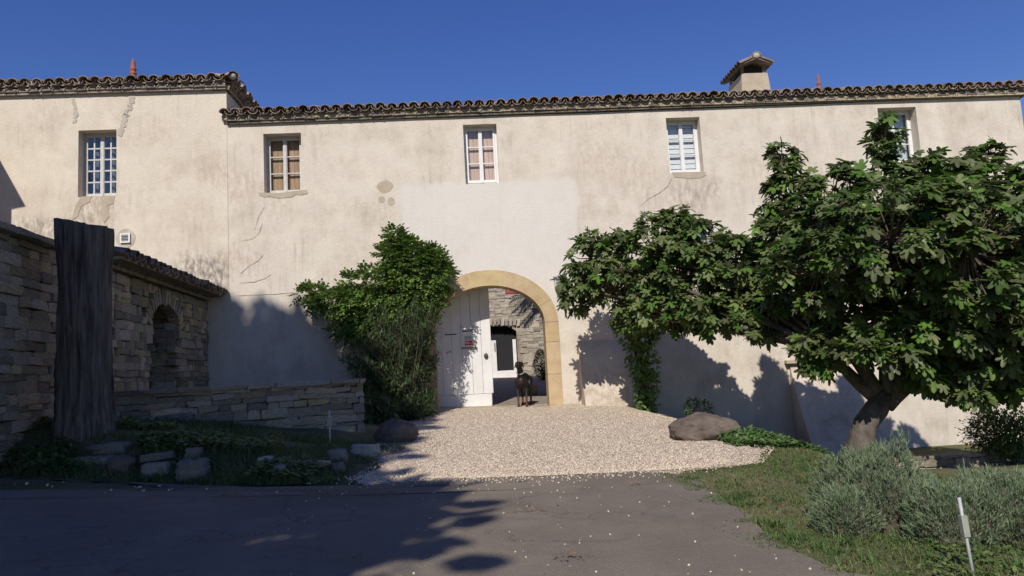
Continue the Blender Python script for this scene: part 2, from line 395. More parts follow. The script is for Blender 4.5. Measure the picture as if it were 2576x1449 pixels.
for i in range(1100):
    x = rr.gauss(-.1, 1.4); y = 7.5 - abs(rr.gauss(0, .24))
    if abs(x) < 2: rock_pts(mb, (x, y, gbase(x, y) + .01), rr.uniform(.005, .012), rr)
mb.build('drive_gravel', M['pebble'], label='loose pale gravel stones covering the drive', kind='stuff')
mb = MB()
for i in range(130):
    y = 7.3 - 3.6*rr.random()**1.3; x = rr.uniform(-1.9, 1.5)
    if road_l(y) < x < road_r(y): rock_pts(mb, (x, y, gbase(x, y) + .009), rr.uniform(.004, .0115)*(.5 + y/13), rr)
for i in range(26):
    x = rr.uniform(-5.2, -1.4); y = interp(x, [-5.36, -3.05, -1.7], [7.7, 7.0, 6.7]) - abs(rr.gauss(0, .22)); rock_pts(mb, (x, y, gbase(x, y) + .01), rr.uniform(.006, .02), rr)
mb.build('stray_pebbles', M['pebble'], label='white pebbles strewn over the asphalt', kind='stuff')

# ------------------------------------------------------------------ shared pieces
def tile_mesh(name, L_=.45, r0=.108, r1=.088, t=.014, seg=6, plug=False):
    mb = MB(); vs = []
    for (y, r) in ((0, r0), (L_, r1)):
        for k in range(seg+1): th = pi*k/seg; vs.append((cos(th)*r, y, sin(th)*r*.86))
        for k in range(seg+1): th = pi*k/seg; vs.append((cos(th)*(r-t), y, sin(th)*(r-t)*.86 - .001))
    n = seg+1; fs = []
    for k in range(seg):
        fs += [(k, k+1, 2*n+k+1, 2*n+k), (n+k+1, n+k, 3*n+k, 3*n+k+1), (k+1, k, n+k, n+k+1), (2*n+k, 2*n+k+1, 3*n+k+1, 3*n+k)]
    fs += [(0, 2*n, 3*n, n), (n-1, 2*n-1, 4*n-1, 3*n-1)]
    mb.add(vs, fs)
    if plug: mb.add([(cos(pi*k/seg)*(r0-t+.002), .018, sin(pi*k/seg)*(r0-t+.002)*.86) for k in range(seg+1)], [tuple(range(seg, -1, -1))])
    return mb.mesh(name, False)
TILE = tile_mesh('roof_tile', .5); TILE.materials.append(M['tile'])
TILEG = tile_mesh('eave_tile', .42, .108, .09, .02, 6, True); TILEG.materials.append(M['tile_g'])
def eave(parent, p0, p1, out, rr, pitch=15, spacing=.234, genoise=True, roofrows=3, bare=False, go=.12, ro=.23):
    """Roman-tile eave along p0-p1 (parent's frame; 'out' = unit vector away from the wall)."""
    p0, p1, out = Vector(p0), Vector(p1), Vector(out); e = (p1 - p0); Ln = e.length; e.normalize()
    inn = -out; up = Vector((0, 0, 1)); n = max(2, round(Ln/spacing)); stp = Ln/n
    def place(me, name, pos, tilt, roll=0, twist=0, flip=False):
        ax = inn.copy()
        Mx = Matrix((( *(-e.cross(up).cross(up)*0 + e),), (*ax,), (*up,))).transposed().to_4x4()
        o = obj(name, me, None, parent)
        o.matrix_local = Matrix.Translation(pos) @ Mx @ Matrix.Rotation(tilt, 4, 'X') @ Matrix.Rotation((pi if flip else 0) + roll, 4, 'Y') @ Matrix.Rotation(twist, 4, 'Z')
        return o
    g = .05
    if genoise:
        for i in range(n):
            q = p0 + e*(stp*(i+.5) + rr.uniform(-.012,.012)) + up*(.04 + rr.uniform(-.008,.008)) + out*(go + rr.uniform(-.015,.015))
            place(TILEG, 'eave_tile', q, rr.uniform(-.03,.03), rr.uniform(-.06,.06), rr.uniform(-.04,.04))
        g = .125
    pt = radians(pitch); z0 = g + .045
    for i in range(n+1):
        q = p0 + e*(stp*i + rr.uniform(-.012,.012)) + up*(z0 + .02 + rr.uniform(-.008,.008)) + out*(ro + rr.uniform(-.03,.03))
        place(TILE, 'roof_tile', q, pt - .05 + rr.uniform(-.03,.03), rr.uniform(-.08,.08), rr.uniform(-.05,.05))
        if i < n:
            q = p0 + e*(stp*(i+.5) + rr.uniform(-.01,.01)) + up*(z0 + .055 + rr.uniform(-.008,.008)) + out*(ro - .02 + rr.uniform(-.02,.02))
            place(TILE, 'roof_tile', q, pt - .05, rr.uniform(-.05,.05), 0, True)
    # the courses further up the roof, seen edge-on: one part
    mb = MB(); tv = [v.co.copy() for v in TILE.vertices]; tf = [tuple(p.vertices) for p in TILE.polygons]
    for k in range(1, roofrows):
        for i in range(n+1):
            q = p0 + e*(stp*i + rr.uniform(-.012,.012)) + up*(z0 + .03 + k*.36*tan(pt) + rr.uniform(-.006,.014)) + out*(ro - k*.36)
            Mx = Matrix.Translation(q) @ Matrix(((*e,), (*inn,), (*up,))).transposed().to_4x4() @ Matrix.Rotation(pt - .05, 4, 'X') @ Matrix.Rotation(rr.uniform(-.08,.08), 4, 'Y')
            mb.add([Mx @ v for v in tv], tf)
    if roofrows > 1: mb.build('upper_roof_tiles', M['tile'], parent, kind='stuff')
    # mortar beds between the courses
    F = Matrix(((*e,), (*inn,), (*up,))).transposed().to_4x4(); F.translation = p0
    mb = MB().box((0, -go*.55, -.012), (Ln, .3, .04), F)
    if genoise: mb.box((0, -go+.03, .0401), (Ln, .3, .1), F)
    mb.box((.01, -ro+.09, g+.008), (Ln-.01, .3, g+.05), F)
    mb.build('eave_bed', M['tile_g'] if bare else M['mortar_pale'] if False else M['tile_g'], parent)
    mb = MB()
    for i in range(n):                              # dabs of pale mortar left between tiles
        if rr.random() < .34:
            c = F @ Vector((stp*(i + rr.uniform(.85,1.1)), -go+.02, rr.uniform(.06,.12) if genoise else .06))
            rock_pts(mb, c, rr.uniform(.03,.05), rr)
        if rr.random() < .2:
            c = F @ Vector((stp*(i + rr.uniform(.4,.6)), -ro+.06, z0 + rr.uniform(-.01, .03))); rock_pts(mb, c, rr.uniform(.025,.05), rr)
    mb.build('mortar_dabs', M['mortar_pale'], parent, kind='stuff')
def chamfer_stone(seed):
    rr = random.Random(seed); bm = bmesh.new(); bmesh.ops.create_cube(bm, size=1)
    for v in bm.verts: v.co += Vector((rr.uniform(-.09,.09), rr.uniform(-.05,.05), rr.uniform(-.12,.12)))
    bmesh.ops.bevel(bm, geom=list(bm.edges), offset=.06, segments=1, affect='EDGES', profile=.6)
    for v in bm.verts: v.co += Vector((rr.uniform(-.025,.025), rr.uniform(-.04,.04), rr.uniform(-.03,.03)))
    me = bpy.data.meshes.new('stone'); bm.to_mesh(me); bm.free()
    return me
STM = [chamfer_stone(i) for i in range(12)]
for i, m_ in enumerate(STM): m_.materials.append(STONE[0] if i % 3 else STONE[1])
STMG = [chamfer_stone(i+40) for i in range(8)]
for m_ in STMG: m_.materials.append(STONE[1])
def lay_stones(parent, x0, x1, z0, z1, yf, rr, avoid=None, hmin=.08, hmax=.19, wmin=.14, wmax=.46, meshes=STM, depth=.16, F=None, name='stone', cap=None):
    z = z0; todo = []
    while z < z1 - .03:
        h = min(rr.uniform(hmin, hmax), z1 - z); x = x0 - rr.random()*.2
        while x < x1:
            w = rr.uniform(wmin, wmax)*(.75 + .5*h/hmax); xe = min(x + w, x1)
            xs_ = max(x, x0); w2 = xe - xs_
            if w2 > .05:
                parts = [(z, h)] if (h < .13 or rr.random() < .7) else [(z, h*.45), (z + h*.45, h*.55)]
                for (zz, hh) in parts:
                    cx, cz = (xs_ + xe)/2, zz + hh/2
                    if avoid and avoid(cx, cz, w2, hh): continue
                    me = rr.choice(meshes)
                    L_ = Matrix.Translation((cx, yf + rr.uniform(-.018,.018) + depth/2, cz + rr.uniform(-.008,.008))) @ Matrix.Rotation(rr.uniform(-.06,.06), 4, 'Y') @ Matrix.Diagonal((w2*1.0, depth, hh*1.0, 1))
                    todo.append(((w2*hh)/(max(1, cx + 4)), me, (F @ L_) if F else L_))
            x = xe + .0
        z += h
    todo.sort(key=lambda t: -t[0]); mb = MB()
    for k, (_, me, Mx) in enumerate(todo):
        if not cap or k < cap: o = obj(name, me, None, parent); o.matrix_local = Mx
        else: mb.add([Mx @ v.co for v in me.vertices], [tuple(p.vertices) for p in me.polygons])
    if mb.v: mb.build('small_stones', meshes[0].materials[0], parent, kind='stuff')
def blob(cx, cz, rx, rz, rr, n=16, j=.22): return [(cx + cos(2*pi*k/n)*rx*(1 + rr.uniform(-j, j)), cz + sin(2*pi*k/n)*rz*(1 + rr.uniform(-j, j))) for k in range(n)]
def ribbon(pts, w, rr, jit=.3):
    l, r_ = [], []; sub = []
    for i in range(len(pts)-1):
        for k in range(6): sub.append((lerp(pts[i][0], pts[i+1][0], k/6) , lerp(pts[i][1], pts[i+1][1], k/6)))
    sub.append(pts[-1]); mb = MB(); vs = []
    for i, (x, z) in enumerate(sub):
        a = sub[max(i-1, 0)]; b = sub[min(i+1, len(sub)-1)]; t = Vector((b[0]-a[0], b[1]-a[1])); t.normalize()
        ww = w*(1 + rr.uniform(-jit, jit))*(.25 if i in (0, len(sub)-1) else 1)/2; ox, oz = -t.y*ww, t.x*ww; jx, jz = rr.uniform(-.3,.3)*w, rr.uniform(-.3,.3)*w
        vs += [(x + ox + jx, 0, z + oz + jz), (x - ox + jx, 0, z - oz + jz)]
    return mb.add(vs, [(2*i, 2*i+1, 2*i+3, 2*i+2) for i in range(len(sub)-1)])
def plate(poly, y0=-.006, y1=.02): return MB().prism(poly if sum((poly[i][0]-poly[i-1][0])*(poly[i][1]+poly[i-1][1]) for i in range(len(poly))) < 0 else poly[::-1], y0, y1)

def wall_front(s0, s1, z0, ztop, holes, arch=None, amp=.008, seed=0, step=.3):
    """plaster front with real openings; holes = (s0,s1,z0,z1,depth)"""
    rects = [h[:4] for h in holes]
    if arch: sc, zb, zs, a, b = arch; rects.append((sc-a, sc+a, z0, zs+b))
    xs = {s0, s1}; zs_ = {z0}; x = s0
    while x < s1: xs.add(round(x, 4)); x += step
    zc = ztop(s0)
    zmax = min(ztop(s0), ztop(s1)) - .02; z = z0
    while z < zmax: zs_.add(round(z, 4)); z += step
    def clean(vals, must):
        must = sorted(must); out = list(must)
        for v in sorted(vals):
            if all(abs(v - m_) > .06 for m_ in must): out.append(v)
        return sorted(out)
    xs = clean(xs, [v for r_ in rects for v in r_[:2]] + [s0, s1]); zl = clean(zs_, [v for r_ in rects for v in r_[2:] if v > z0] + [z0])
    zl = [z for z in zl if z < zmax - .05 or any(abs(z - r_[3]) < 1e-6 for r_ in rects)] + [None]
    mb = MB(); idx = {}
    def dist(x, z): return min([sqrt(max(r_[0]-x, 0, x-r_[1])**2 + max(r_[2]-z, 0, z-r_[3])**2) for r_ in rects] + [9])
    def vid(i, j):
        if (i, j) not in idx:
            x = xs[i]; z = ztop(x) if zl[j] is None else zl[j]
            d = amp*mnoise.noise(Vector((x*.7, z*.7, seed)))*min(1, dist(x, z)/.5)
            idx[(i, j)] = len(mb.v); mb.v.append((x, d, z))
        return idx[(i, j)]
    for i in range(len(xs)-1):
        for j in range(len(zl)-1):
            cx = (xs[i]+xs[i+1])/2; cz = zl[j] + .01 if zl[j+1] is None else (zl[j]+zl[j+1])/2
            if any(r_[0] < cx < r_[1] and r_[2] < cz < r_[3] for r_ in rects): continue
            mb.f.append((vid(i, j), vid(i+1, j), vid(i+1, j+1), vid(i, j+1)))
    for (a0, a1, b0, b1, dp) in holes:              # reveals, slightly splayed
        sp = .0
        vs = [(a0,0,b0),(a1,0,b0),(a1,0,b1),(a0,0,b1),(a0+sp,dp,b0),(a1-sp,dp,b0),(a1-sp,dp,b1),(a0+sp,dp,b1)]
        mb.add(vs, [(0,1,5,4),(1,2,6,5),(2,3,7,6),(3,0,4,7)])
    if arch:
        n = 28
        for k in range(n):
            t0, t1 = pi*k/n, pi*(k+1)/n
            p, q = (sc + cos(t0)*a, zs + sin(t0)*b), (sc + cos(t1)*a, zs + sin(t1)*b)
            mb.add([(p[0],0,p[1]), (p[0],0,zs+b), (q[0],0,zs+b), (q[0],0,q[1])], [(0,1,2,3)])
    return mb

def window(parent, s0, s1, z0, z1, dep, rows, cols, paint, glassm, behind=None, bmat=None, rr=R, meeting=.075, name='window', sillm=None, bar=.022, label=None, slats=False, curtain=False):
    fr = .045; mb = MB(); y0, y1 = dep, dep + .05
    mb.box((s0, y0, z0), (s0+fr, y1, z1)).box((s1-fr, y0, z0), (s1, y1, z1)).box((s0+fr, y0, z0), (s1-fr, y1, z0+fr*1.3)).box((s0+fr, y0, z1-fr), (s1-fr, y1, z1))
    mid = (s0+s1)/2
    # two casements with meeting stiles
    st = .042; panes = []
    for (a, b) in ((s0+fr, mid), (mid, s1-fr)):
        zz0, zz1 = z0+fr*1.3, z1-fr; g = .003; yy0, yy1 = y0-.012, y1-.012
        mb.box((a+g, yy0, zz0+g), (a+st, yy1, zz1-g)).box((b-st, yy0, zz0+g), (b-g, yy1, zz1-g)).box((a+st, yy0+.002, zz0+g), (b-st, yy1-.002, zz0+st*1.5)).box((a+st, yy0+.002, zz1-st), (b-st, yy1-.002, zz1-g))
        ia, ib, ja, jb = a+st, b-st, zz0+st*1.5, zz1-st
        for r_ in range(1, rows): z = lerp(ja, jb, r_/rows); mb.box((ia, yy0+.006, z-bar/2), (ib, yy1-.006, z+bar/2))
        for c in range(1, cols): x = lerp(ia, ib, c/cols); mb.box((x-bar/2, yy0+.009, ja), (x+bar/2, yy1-.009, jb))
        for r_ in range(rows):
            for c in range(cols): panes.append((lerp(ia, ib, c/cols), lerp(ia, ib, (c+1)/cols), lerp(ja, jb, r_/rows), lerp(ja, jb, (r_+1)/rows)))
    if meeting: mb.box((mid-meeting*.36, y0-.026, z0+fr*1.3+.004), (mid+meeting*.36, y0-.013, z1-fr-.004))
    w = mb.build(name, paint, parent, label=label)
    for (a, b, c, d) in panes:
        ty, tx = rr.uniform(-.004,.004), rr.uniform(-.004,.004)
        pm = MB().add([(a, y0+.012+ty, c), (b, y0+.012-ty, c), (b, y0+.012+tx, d), (a, y0+.012-tx, d)], [(0,1,2,3)])
        pm.build('pane', glassm, w)
    if behind == 'boards':
        n = 8
        for k in range(n):
            a, b = lerp(s0+fr, s1-fr, k/n), lerp(s0+fr, s1-fr, (k+1)/n); MB().box((a+.002, y1+.035, z0+.05), (b-.002, y1+.055, z1-.03)).build('shutter_board', bmat, w)
    elif behind == 'slats':
        n = 10
        for k in range(n):
            a, b = lerp(z0+.05, z1-.04, k/n), lerp(z0+.05, z1-.04, (k+1)/n)
            MB().add([(s0+fr, y1+.02, a+.006), (s1-fr, y1+.02, a+.006), (s1-fr, y1+.035, b), (s0+fr, y1+.035, b), (s0+fr, y1+.03, a+.006), (s1-fr, y1+.03, a+.006), (s1-fr, y1+.045, b), (s0+fr, y1+.045, b)], [(0,1,2,3),(7,6,5,4),(0,4,5,1),(3,2,6,7)]).build('shutter_slat', bmat, w)
    elif behind == 'curtain':
        mbc = MB(); n = 26; vs = []
        for k in range(n+1):
            x = lerp(s0+fr, s1-fr, k/n); yy = y1 + .1 + .025*sin(k*1.25) + .01*sin(k*2.9)
            vs += [(x, yy, z0+.05), (x, yy, z1-.04)]
        mbc.add(vs, [(2*k, 2*k+2, 2*k+3, 2*k+1) for k in range(n)]).build('curtain', bmat, w, smooth=True)
    MB().box((s0-.02, dep+.16 if behind != 'curtain' else dep+.4, z0-.02), (s1+.02, dep+.18 if behind != 'curtain' else dep+.42, z1+.02)).build('room_dark_panel', M['dark'], w)  # near-black panel stands in for the unlit room, its darkness in the colour
    if sillm: MB().box((s0-.005, dep-.14, z0-.045), (s1+.005, dep-.001, z0-.002)).build('sill', sillm, w)
    return w

# ------------------------------------------------------------------ main farmhouse with the arched gate
rr = random.Random(11)
house = thing('farmhouse', 'long cream plastered farmhouse wing with arched gate and tiled eave', 'house', FM)
H0, H1 = fac(570, 260)[0] - .08, 11.86
ztop_main = lambda s: 6.76 + .004*(s + 6) - .03*sin((s+6)/17*pi)
def op(a, b, dep): (s0, z1), (s1, z0) = fac(*a), fac(*b); return (s0, s1, z0, z1, dep)
W2 = op((662,337), (760,484), .24); W3 = op((1164,314), (1256,460), .19); W4 = op((1674,297), (1770,433), .24); W5 = op((2206,272), (2318,405), .26); W6 = op((1712,556), (1800,655), .2)
SC, ZS, AI, BI = -.505, 2.2, 1.16, .84                     # gate: centre, springing, half-span and rise of the intrados
AO, BO = AI + .29, BI + .335
holes = [W2, W3, W4, W5, W6]
ps0, pz1 = fac(1000, 470); ps1 = fac(1438, 470)[0]
sx = lambda px, py: fac(px, py)
spots = []
for px, py, r_, st_, c in ((1730,500,.75,.8,(.3,.23,.18)), (1790,470,.4,.7,(.28,.22,.17)), (590,470,.7,.6,(.42,.3,.22)), (580,640,.9,.5,(.42,.31,.24)), (650,660,.5,.5,(.36,.29,.24)), (1600,440,.9,.55,(.42,.3,.22)), (1500,400,.8,.5,(.44,.32,.24)), (700,520,.6,.45,(.42,.32,.25)), (1080,330,.5,.4,(.42,.33,.26)), (960,540,.6,.5,(.42,.32,.24)), (1900,420,.7,.5,(.42,.31,.23)), (2100,420,.8,.35,(.42,.32,.25)), (900,640,.8,.35,(.42,.34,.28)), (2050,470,.8,.5,(.42,.31,.23)), (2420,330,.6,.35,(.44,.35,.28)), (1440,1020,.4,.6,(.4,.33,.27)), (1640,560,.8,.4,(.43,.33,.26))):
    s_, z_ = fac(px, py); spots.append((s_, z_, r_, st_, c))
M['plaster'] = plaster('plaster_main', (.64,.575,.485), (.47,.395,.315), (ps0, ps1, 1.7, pz1), spots)
wall = wall_front(H0, H1, -1.3, ztop_main, holes, (SC, .2, ZS, AO-.02, BO-.02), seed=1.3).build('wall', M['plaster'], house)
# the body behind the front: passage, sides, back wall, roof slopes
mb = MB()
mb.box((SC-1.75, .02, -.3), (SC-1.55, 3.6, 4.0)).box((SC+1.55, .02, -.3), (SC+1.75, 3.6, 4.0)).box((SC-1.549, .03, 3.8), (SC+1.549, 3.59, 4.0))
mb.build('passage_wall', M['mortar_pale'], house)
mb = MB(); mb.box((H0+.02, 3.4, -1.3), (SC-1.76, 3.6, 6.8)).box((SC+1.76, 3.4, -1.3), (H1-.02, 3.6, 6.8)).box((SC-1.755, 3.4, 4.01), (SC+1.755, 3.6, 6.8))
mb.box((H1-.3, .03, -1.3), (H1-.001, 3.39, 6.75)).box((H0+.01, .03, -1.3), (H0+.25, 3.39, 6.7))
mb.build('back_wall', M['plaster'], house)
pit = tan(radians(15)); zr = 6.97
MB().add([(H0, -.1, zr-.04), (H1+.15, -.1, zr-.04), (H1+.15, 2.5, zr+2.5*pit), (H0, 2.5, zr+2.5*pit), (H0, 3.9, zr+1.1*pit), (H1+.15, 3.9, zr+1.1*pit), (H0, -.1, zr-.14), (H1+.15, -.1, zr-.14), (H0, 3.9, zr-.14), (H1+.15, 3.9, zr-.14)],
  [(0,1,2,3), (3,2,5,4), (6,8,9,7), (0,6,7,1), (4,5,9,8), (1,7,9,5,2), (0,3,4,8,6)]).build('roof', M['tile'], house)
eave(house, (H0+.09, -.002, ztop_main(H0)), (H1+.06, -.002, ztop_main(H1)), (0,-1,0), rr)
# windows
window(house, *W2[:4], W2[4], 3, 1, M['greyp'], M['glass'], 'boards', M['wood'], sillm=M['white'], label='weathered grey window with brown boards behind its panes')
window(house, *W3[:4], W3[4], 3, 1, M['white'], M['glass'], 'boards', M['woodp'], sillm=M['white'], meeting=.1, label='white window above the arch with pinkish boards behind')
window(house, *W4[:4], W4[4], 3, 1, M['white'], M['glass'], 'slats', M['blind'], sillm=M['white'], meeting=.1, label='white window with pale slatted shutters inside')
window(house, *W5[:4], W5[4], 3, 1, M['white'], M['glass_old'], 'curtain', M['blind'], sillm=M['white'], label='white window with dark panes above the fig tree')
window(house, *W6[:4], W6[4], 2, 1, M['white'], M['glass_old'], None, None, sillm=M['white'], label='small white window behind the fig leaves')
# repairs and cracks in the plaster
for (px, py, rx, rz) in ((968,470,.17,.135), (960,502,.075,.075), (983,507,.08,.085)):
    s_, z_ = fac(px, py); plate(blob(s_, z_, rx, rz, rr, 14, .12), -.007).build('mortar_patch', M['patch'], wall)
def px_poly(pts): return [fac(*p) for p in pts]
plate(px_poly([(650,484),(668,485),(700,486),(740,481),(772,477),(774,487),(757,491),(742,490),(735,496),(700,499),(680,495),(665,496),(653,492)]), -.009).build('mortar_patch', M['patch'], wall)
plate(px_poly([(1690,434),(1730,433),(1773,432),(1776,441),(1760,448),(1735,450),(1712,447),(1695,446)]), -.009).build('mortar_patch', M['patch'], wall)
plate(px_poly([(1925,484),(1945,470),(1990,466),(2030,470),(2040,490),(1960,496)]), -.009).build('mortar_patch', M['patch_grey'], wall)
def cracks(parent, lst, mat_, w, y=-.012):
    for pts in lst:
        o = ribbon(px_poly(pts), w, rr, .5).build('crack', mat_, parent); o.location.y = y
cracks(wall, [[(604,690),(622,672),(650,655),(662,640)], [(600,712),(640,709),(668,700),(684,688)], [(590,744),(640,742),(690,740),(742,736)], [(1690,446),(1678,470),(1656,486),(1630,500),(1610,518)], [(660,560),(652,585),(636,600),(606,606)], [(640,580),(650,545),(665,520)]], M['crack'], .008)
# ring of dressed stones round the gate
def ring_block(t0, t1, y0=-.016, y1=.46, g=.006):
    n = 6; g0 = g/AI; ts = [lerp(t0+g0, t1-g0, k/n) for k in range(n+1)]
    poly = [(SC + cos(t)*AO, ZS + sin(t)*BO) for t in ts] + [(SC + cos(t)*AI, ZS + sin(t)*BI) for t in reversed(ts)]
    return MB().prism(poly[::-1], y0, y1)
for a, b in ((0,.42), (.42,.86), (.86,1.3), (1.3,1.86), (1.86,2.3), (2.3,2.72), (2.72,pi)):
    ring_block(a, b).build('arch_stone', M['limestone'], house)
for sgn in (-1, 1):
    zz = [.44, 1.1, 1.78, 2.2] if sgn > 0 else [.44, .95, 1.6, 2.2]
    for a, b in zip(zz[:-1], zz[1:]):
        lo, hi = sorted((SC + sgn*AI, SC + sgn*AO)); MB().box((lo, -.016 - rr.uniform(0,.004), a+.005), (hi, .46, b-.005)).build('jamb_stone', M['limestone'], house)
mb = MB(); n = 24                                     # mortar behind the joints
for k in range(n):
    t0, t1 = pi*k/n, pi*(k+1)/n; f = [(SC + cos(t)*a, ZS + sin(t)*b) for t, a, b in ((t0,AO-.01,BO-.01),(t1,AO-.01,BO-.01),(t1,AI+.008,BI+.008),(t0,AI+.008,BI+.008))]
    mb.prism(f[::-1], -.008, .45)
for sgn in (-1, 1): lo, hi = sorted((SC + sgn*(AI+.008), SC + sgn*(AO-.01))); mb.box((lo, -.008, .3), (hi, .45, ZS))
mb.build('joint_mortar', M['joint'], house)
s_, z_ = fac(1376, 1046, -.25); s1_ = fac(1458, 1050, -.25)[0]
MB().box((SC+AI-.03, -.26, .1), (SC+AO+.32, -.018, .455)).build('plinth_stone', M['patch'], house)
# threshold stones
for k in range(9):
    a = SC - AI + 2*AI*k/9; MB().box((a+.006, -.1 + rr.uniform(-.02,.02), .2), (a + 2*AI/9 - .006, .2, .452 + rr.uniform(-.008,.008))).build('threshold_stone', STONE[0], house)
# left leaf of the gate
DY = .70; d0 = SC - AI - .12; d1 = fac(1237, 900, DY)[0]; nP = 6
door = MB().box((d0, DY+.042, .56), (d1-.03, DY+.075, 3.2)).build('gate_leaf', M['white'], house, label='white planked gate leaf with letter slot')
for k in range(nP):
    a, b = lerp(d0, d1, k/nP), lerp(d0, d1, (k+1)/nP)
    bm = bmesh.new(); bmesh.ops.create_cube(bm, size=1); bmesh.ops.scale(bm, vec=(b-a-.004, .04, 2.43), verts=bm.verts)
    bmesh.ops.bevel(bm, geom=[e for e in bm.edges if abs((e.verts[0].co-e.verts[1].co).z) > 1], offset=.006, segments=1, affect='EDGES')
    bmesh.ops.translate(bm, vec=((a+b)/2, DY+.02+rr.uniform(-.002,.002), .76+2.43/2), verts=bm.verts)
    me = bpy.data.meshes.new('plank'); bm.to_mesh(me); bm.free(); obj('plank', me, M['white'], door)
MB().box((d0, DY-.018, .487), (d1-.045, DY+.04, .752)).build('bottom_board', M['white'], door)
(a, z1), (b, z0) = fac(1158, 826, DY), fac(1196, 873, DY)
MB().box((a, DY-.03, z0), (b, DY-.001, z1)).build('letter_box', M['white'], door)
MB().box((a+.04, DY-.034, z1-.085), (b-.04, DY-.0305, z1-.06)).box((a+.04, DY-.034, z1-.05), (b-.04, DY-.0305, z1-.035)).build('letter_slot', M['iron'], door)
MB().box((a+.075, DY-.033, z0+.17), (b-.075, DY-.0305, z0+.245)).build('notice', M['metal'], door)
st = MB().box((a+.08, DY-.034, z0+.045), (b-.06, DY-.0305, z0+.145)).build('red_sticker', M['sticker'], door)
mk = MB(); rs = random.Random(5)
for k in range(7): xx = a+.09 + k*(b-a-.17)/7; mk.box((xx, DY-.036, z0+.06+rs.random()*.03), (xx+.012, DY-.0342, z0+.09+rs.random()*.04))
mk.build('sticker_print', M['white'], door)
MB().box((a+.0, DY-.045, z0-.022), (b+.004, DY-.001, z0-.004)).build('letter_box_lip', M['iron'], door)
hs, hz = fac(1222, 895, DY)
bm = bmesh.new(); bmesh.ops.create_uvsphere(bm, u_segments=12, v_segments=8, radius=.05); bmesh.ops.scale(bm, vec=(.95,.6,1.15), verts=bm.verts); bmesh.ops.translate(bm, vec=(hs, DY-.03, hz), verts=bm.verts)
me = bpy.data.meshes.new('door_knob'); bm.to_mesh(me); bm.free(); obj('door_knob', me, M['iron'], door)
hp = [fac(x, y, DY) for x, y in ((1121,842),(1143,842),(1121,846))]
MB().box((hp[0][0]-.02, DY-.012, hp[0][1]-.012), (hp[1][0]+.04, DY-.001, hp[0][1]+.01)).build('strap_hinge', M['iron'], door)
q = fac(1128, 886, DY); MB().tube([(q[0]-.05, DY-.01, q[1]-.03), (q[0], DY-.02, q[1]), (q[0]+.06, DY-.01, q[1]+.02)], .007, 5).build('latch', M['iron'], door)
# sloping buttresses against the front
def buttress(name, label, s0, s1, zt, proj, zb, lean_r, mats, capst=None):
    t = house; rr2 = random.Random(len(label))
    n = 8; mb = MB(); rows_ = []
    for j in range(n+1):
        f = j/n; z = lerp(zb, zt, f); y = -proj*(1 - f)**1.0 - .012; l = s0 + .03*nz(z, s0, 0, 2); r_ = lerp(s1 + lean_r, s1, f) + .03*nz(z, s1, 0, 2)
        rows_.append([(lerp(l, r_, i/6), y + .02*nz(lerp(l, r_, i/6), z, 0, 3), z) for i in range(7)])
    vs = [p for r_ in rows_ for p in r_]; fs = [(j*7+i, j*7+i+1, (j+1)*7+i+1, (j+1)*7+i) for j in range(n) for i in range(6)]
    for side in (0, 6):
        b = len(vs); vs += [(r_[side][0], .05, r_[side][2]) for r_ in rows_]
        for j in range(n): fs.append((j*7+side, b+j, b+j+1, (j+1)*7+side) if side else (j*7+side, (j+1)*7+side, b+j+1, b+j))
    fs.append(tuple(n*7+i for i in range(7)) + (len(vs)-1, len(vs)-1-(n+1)))
    return mb.add(vs, fs).build(name, mats, t, label=label)
M['plaster_worn'] = plaster('plaster_worn', (.6,.52,.43), (.36,.29,.23), None, [(2.0,.2,1.3,1.,(.27,.21,.15)), (1.6,.9,.7,.8,(.36,.29,.22)), (8,0,2.5,.9,(.34,.3,.26))])
bs0 = fac(1458, 960)[0]; bs1 = fac(1574, 870)[0]
buttress('buttress', 'sloping worn plaster buttress right of the gate', bs0, bs1, 1.75, .78, -.05, .1, M['plaster_worn'])
ws = fac(1430, 950)[0]
b2a, b2b = fac(1985, 930)[0], fac(2145, 930)[0]
bt2 = buttress('buttress', 'broad sloping buttress behind the fig trunk', b2a, b2b, 1.05, .95, -1.2, .2, M['plaster_worn'])
MB().box((b2a-.1, -.14, 1.05), (b2b+.15, -.001, 1.12)).build('ledge_stone', M['patch'], house)
# chimney with its tiled cap
cs0, cs1 = 5.75, 6.45; cy0, cy1 = .9, 1.85; cz0, cz1 = 7.15, 7.93
ch = MB().add([(cs0-.03,cy0,cz0),(cs1+.03,cy0,cz0),(cs1+.03,cy1,cz0),(cs0-.03,cy1,cz0),(cs0+.04,cy0+.03,cz1),(cs1-.03,cy0+.03,cz1),(cs1-.03,cy1-.03,cz1),(cs0+.04,cy1-.03,cz1)], [(0,3,2,1),(4,5,6,7),(0,1,5,4),(1,2,6,5),(2,3,7,6),(3,0,4,7)]).build('chimney', M['patch'], house)
MB().box((cs0-.04, cy0-.02, cz0-.1), (cs1+.04, cy1+.02, cz0+.08)).build('chimney_base', M['tile'], ch)
for x_, y_ in ((cs0+.08, cy0+.08), (cs1-.1, cy0+.08), (cs0+.08, cy1-.1), (cs1-.1, cy1-.1)): MB().box((x_-.03, y_-.03, cz1+.001), (x_+.03, y_+.03, cz1+.2)).build('cap_post', M['tile_g'], ch)
MB().box((cs0+.14, cy0+.1, cz1-.1), (cs1-.14, cy1-.1, cz1+.16)).build('flue', M['dark'], ch)
cm = (cs0+cs1)/2; rz_ = cz1 + .33; ez = cz1 + .17; hw = .38
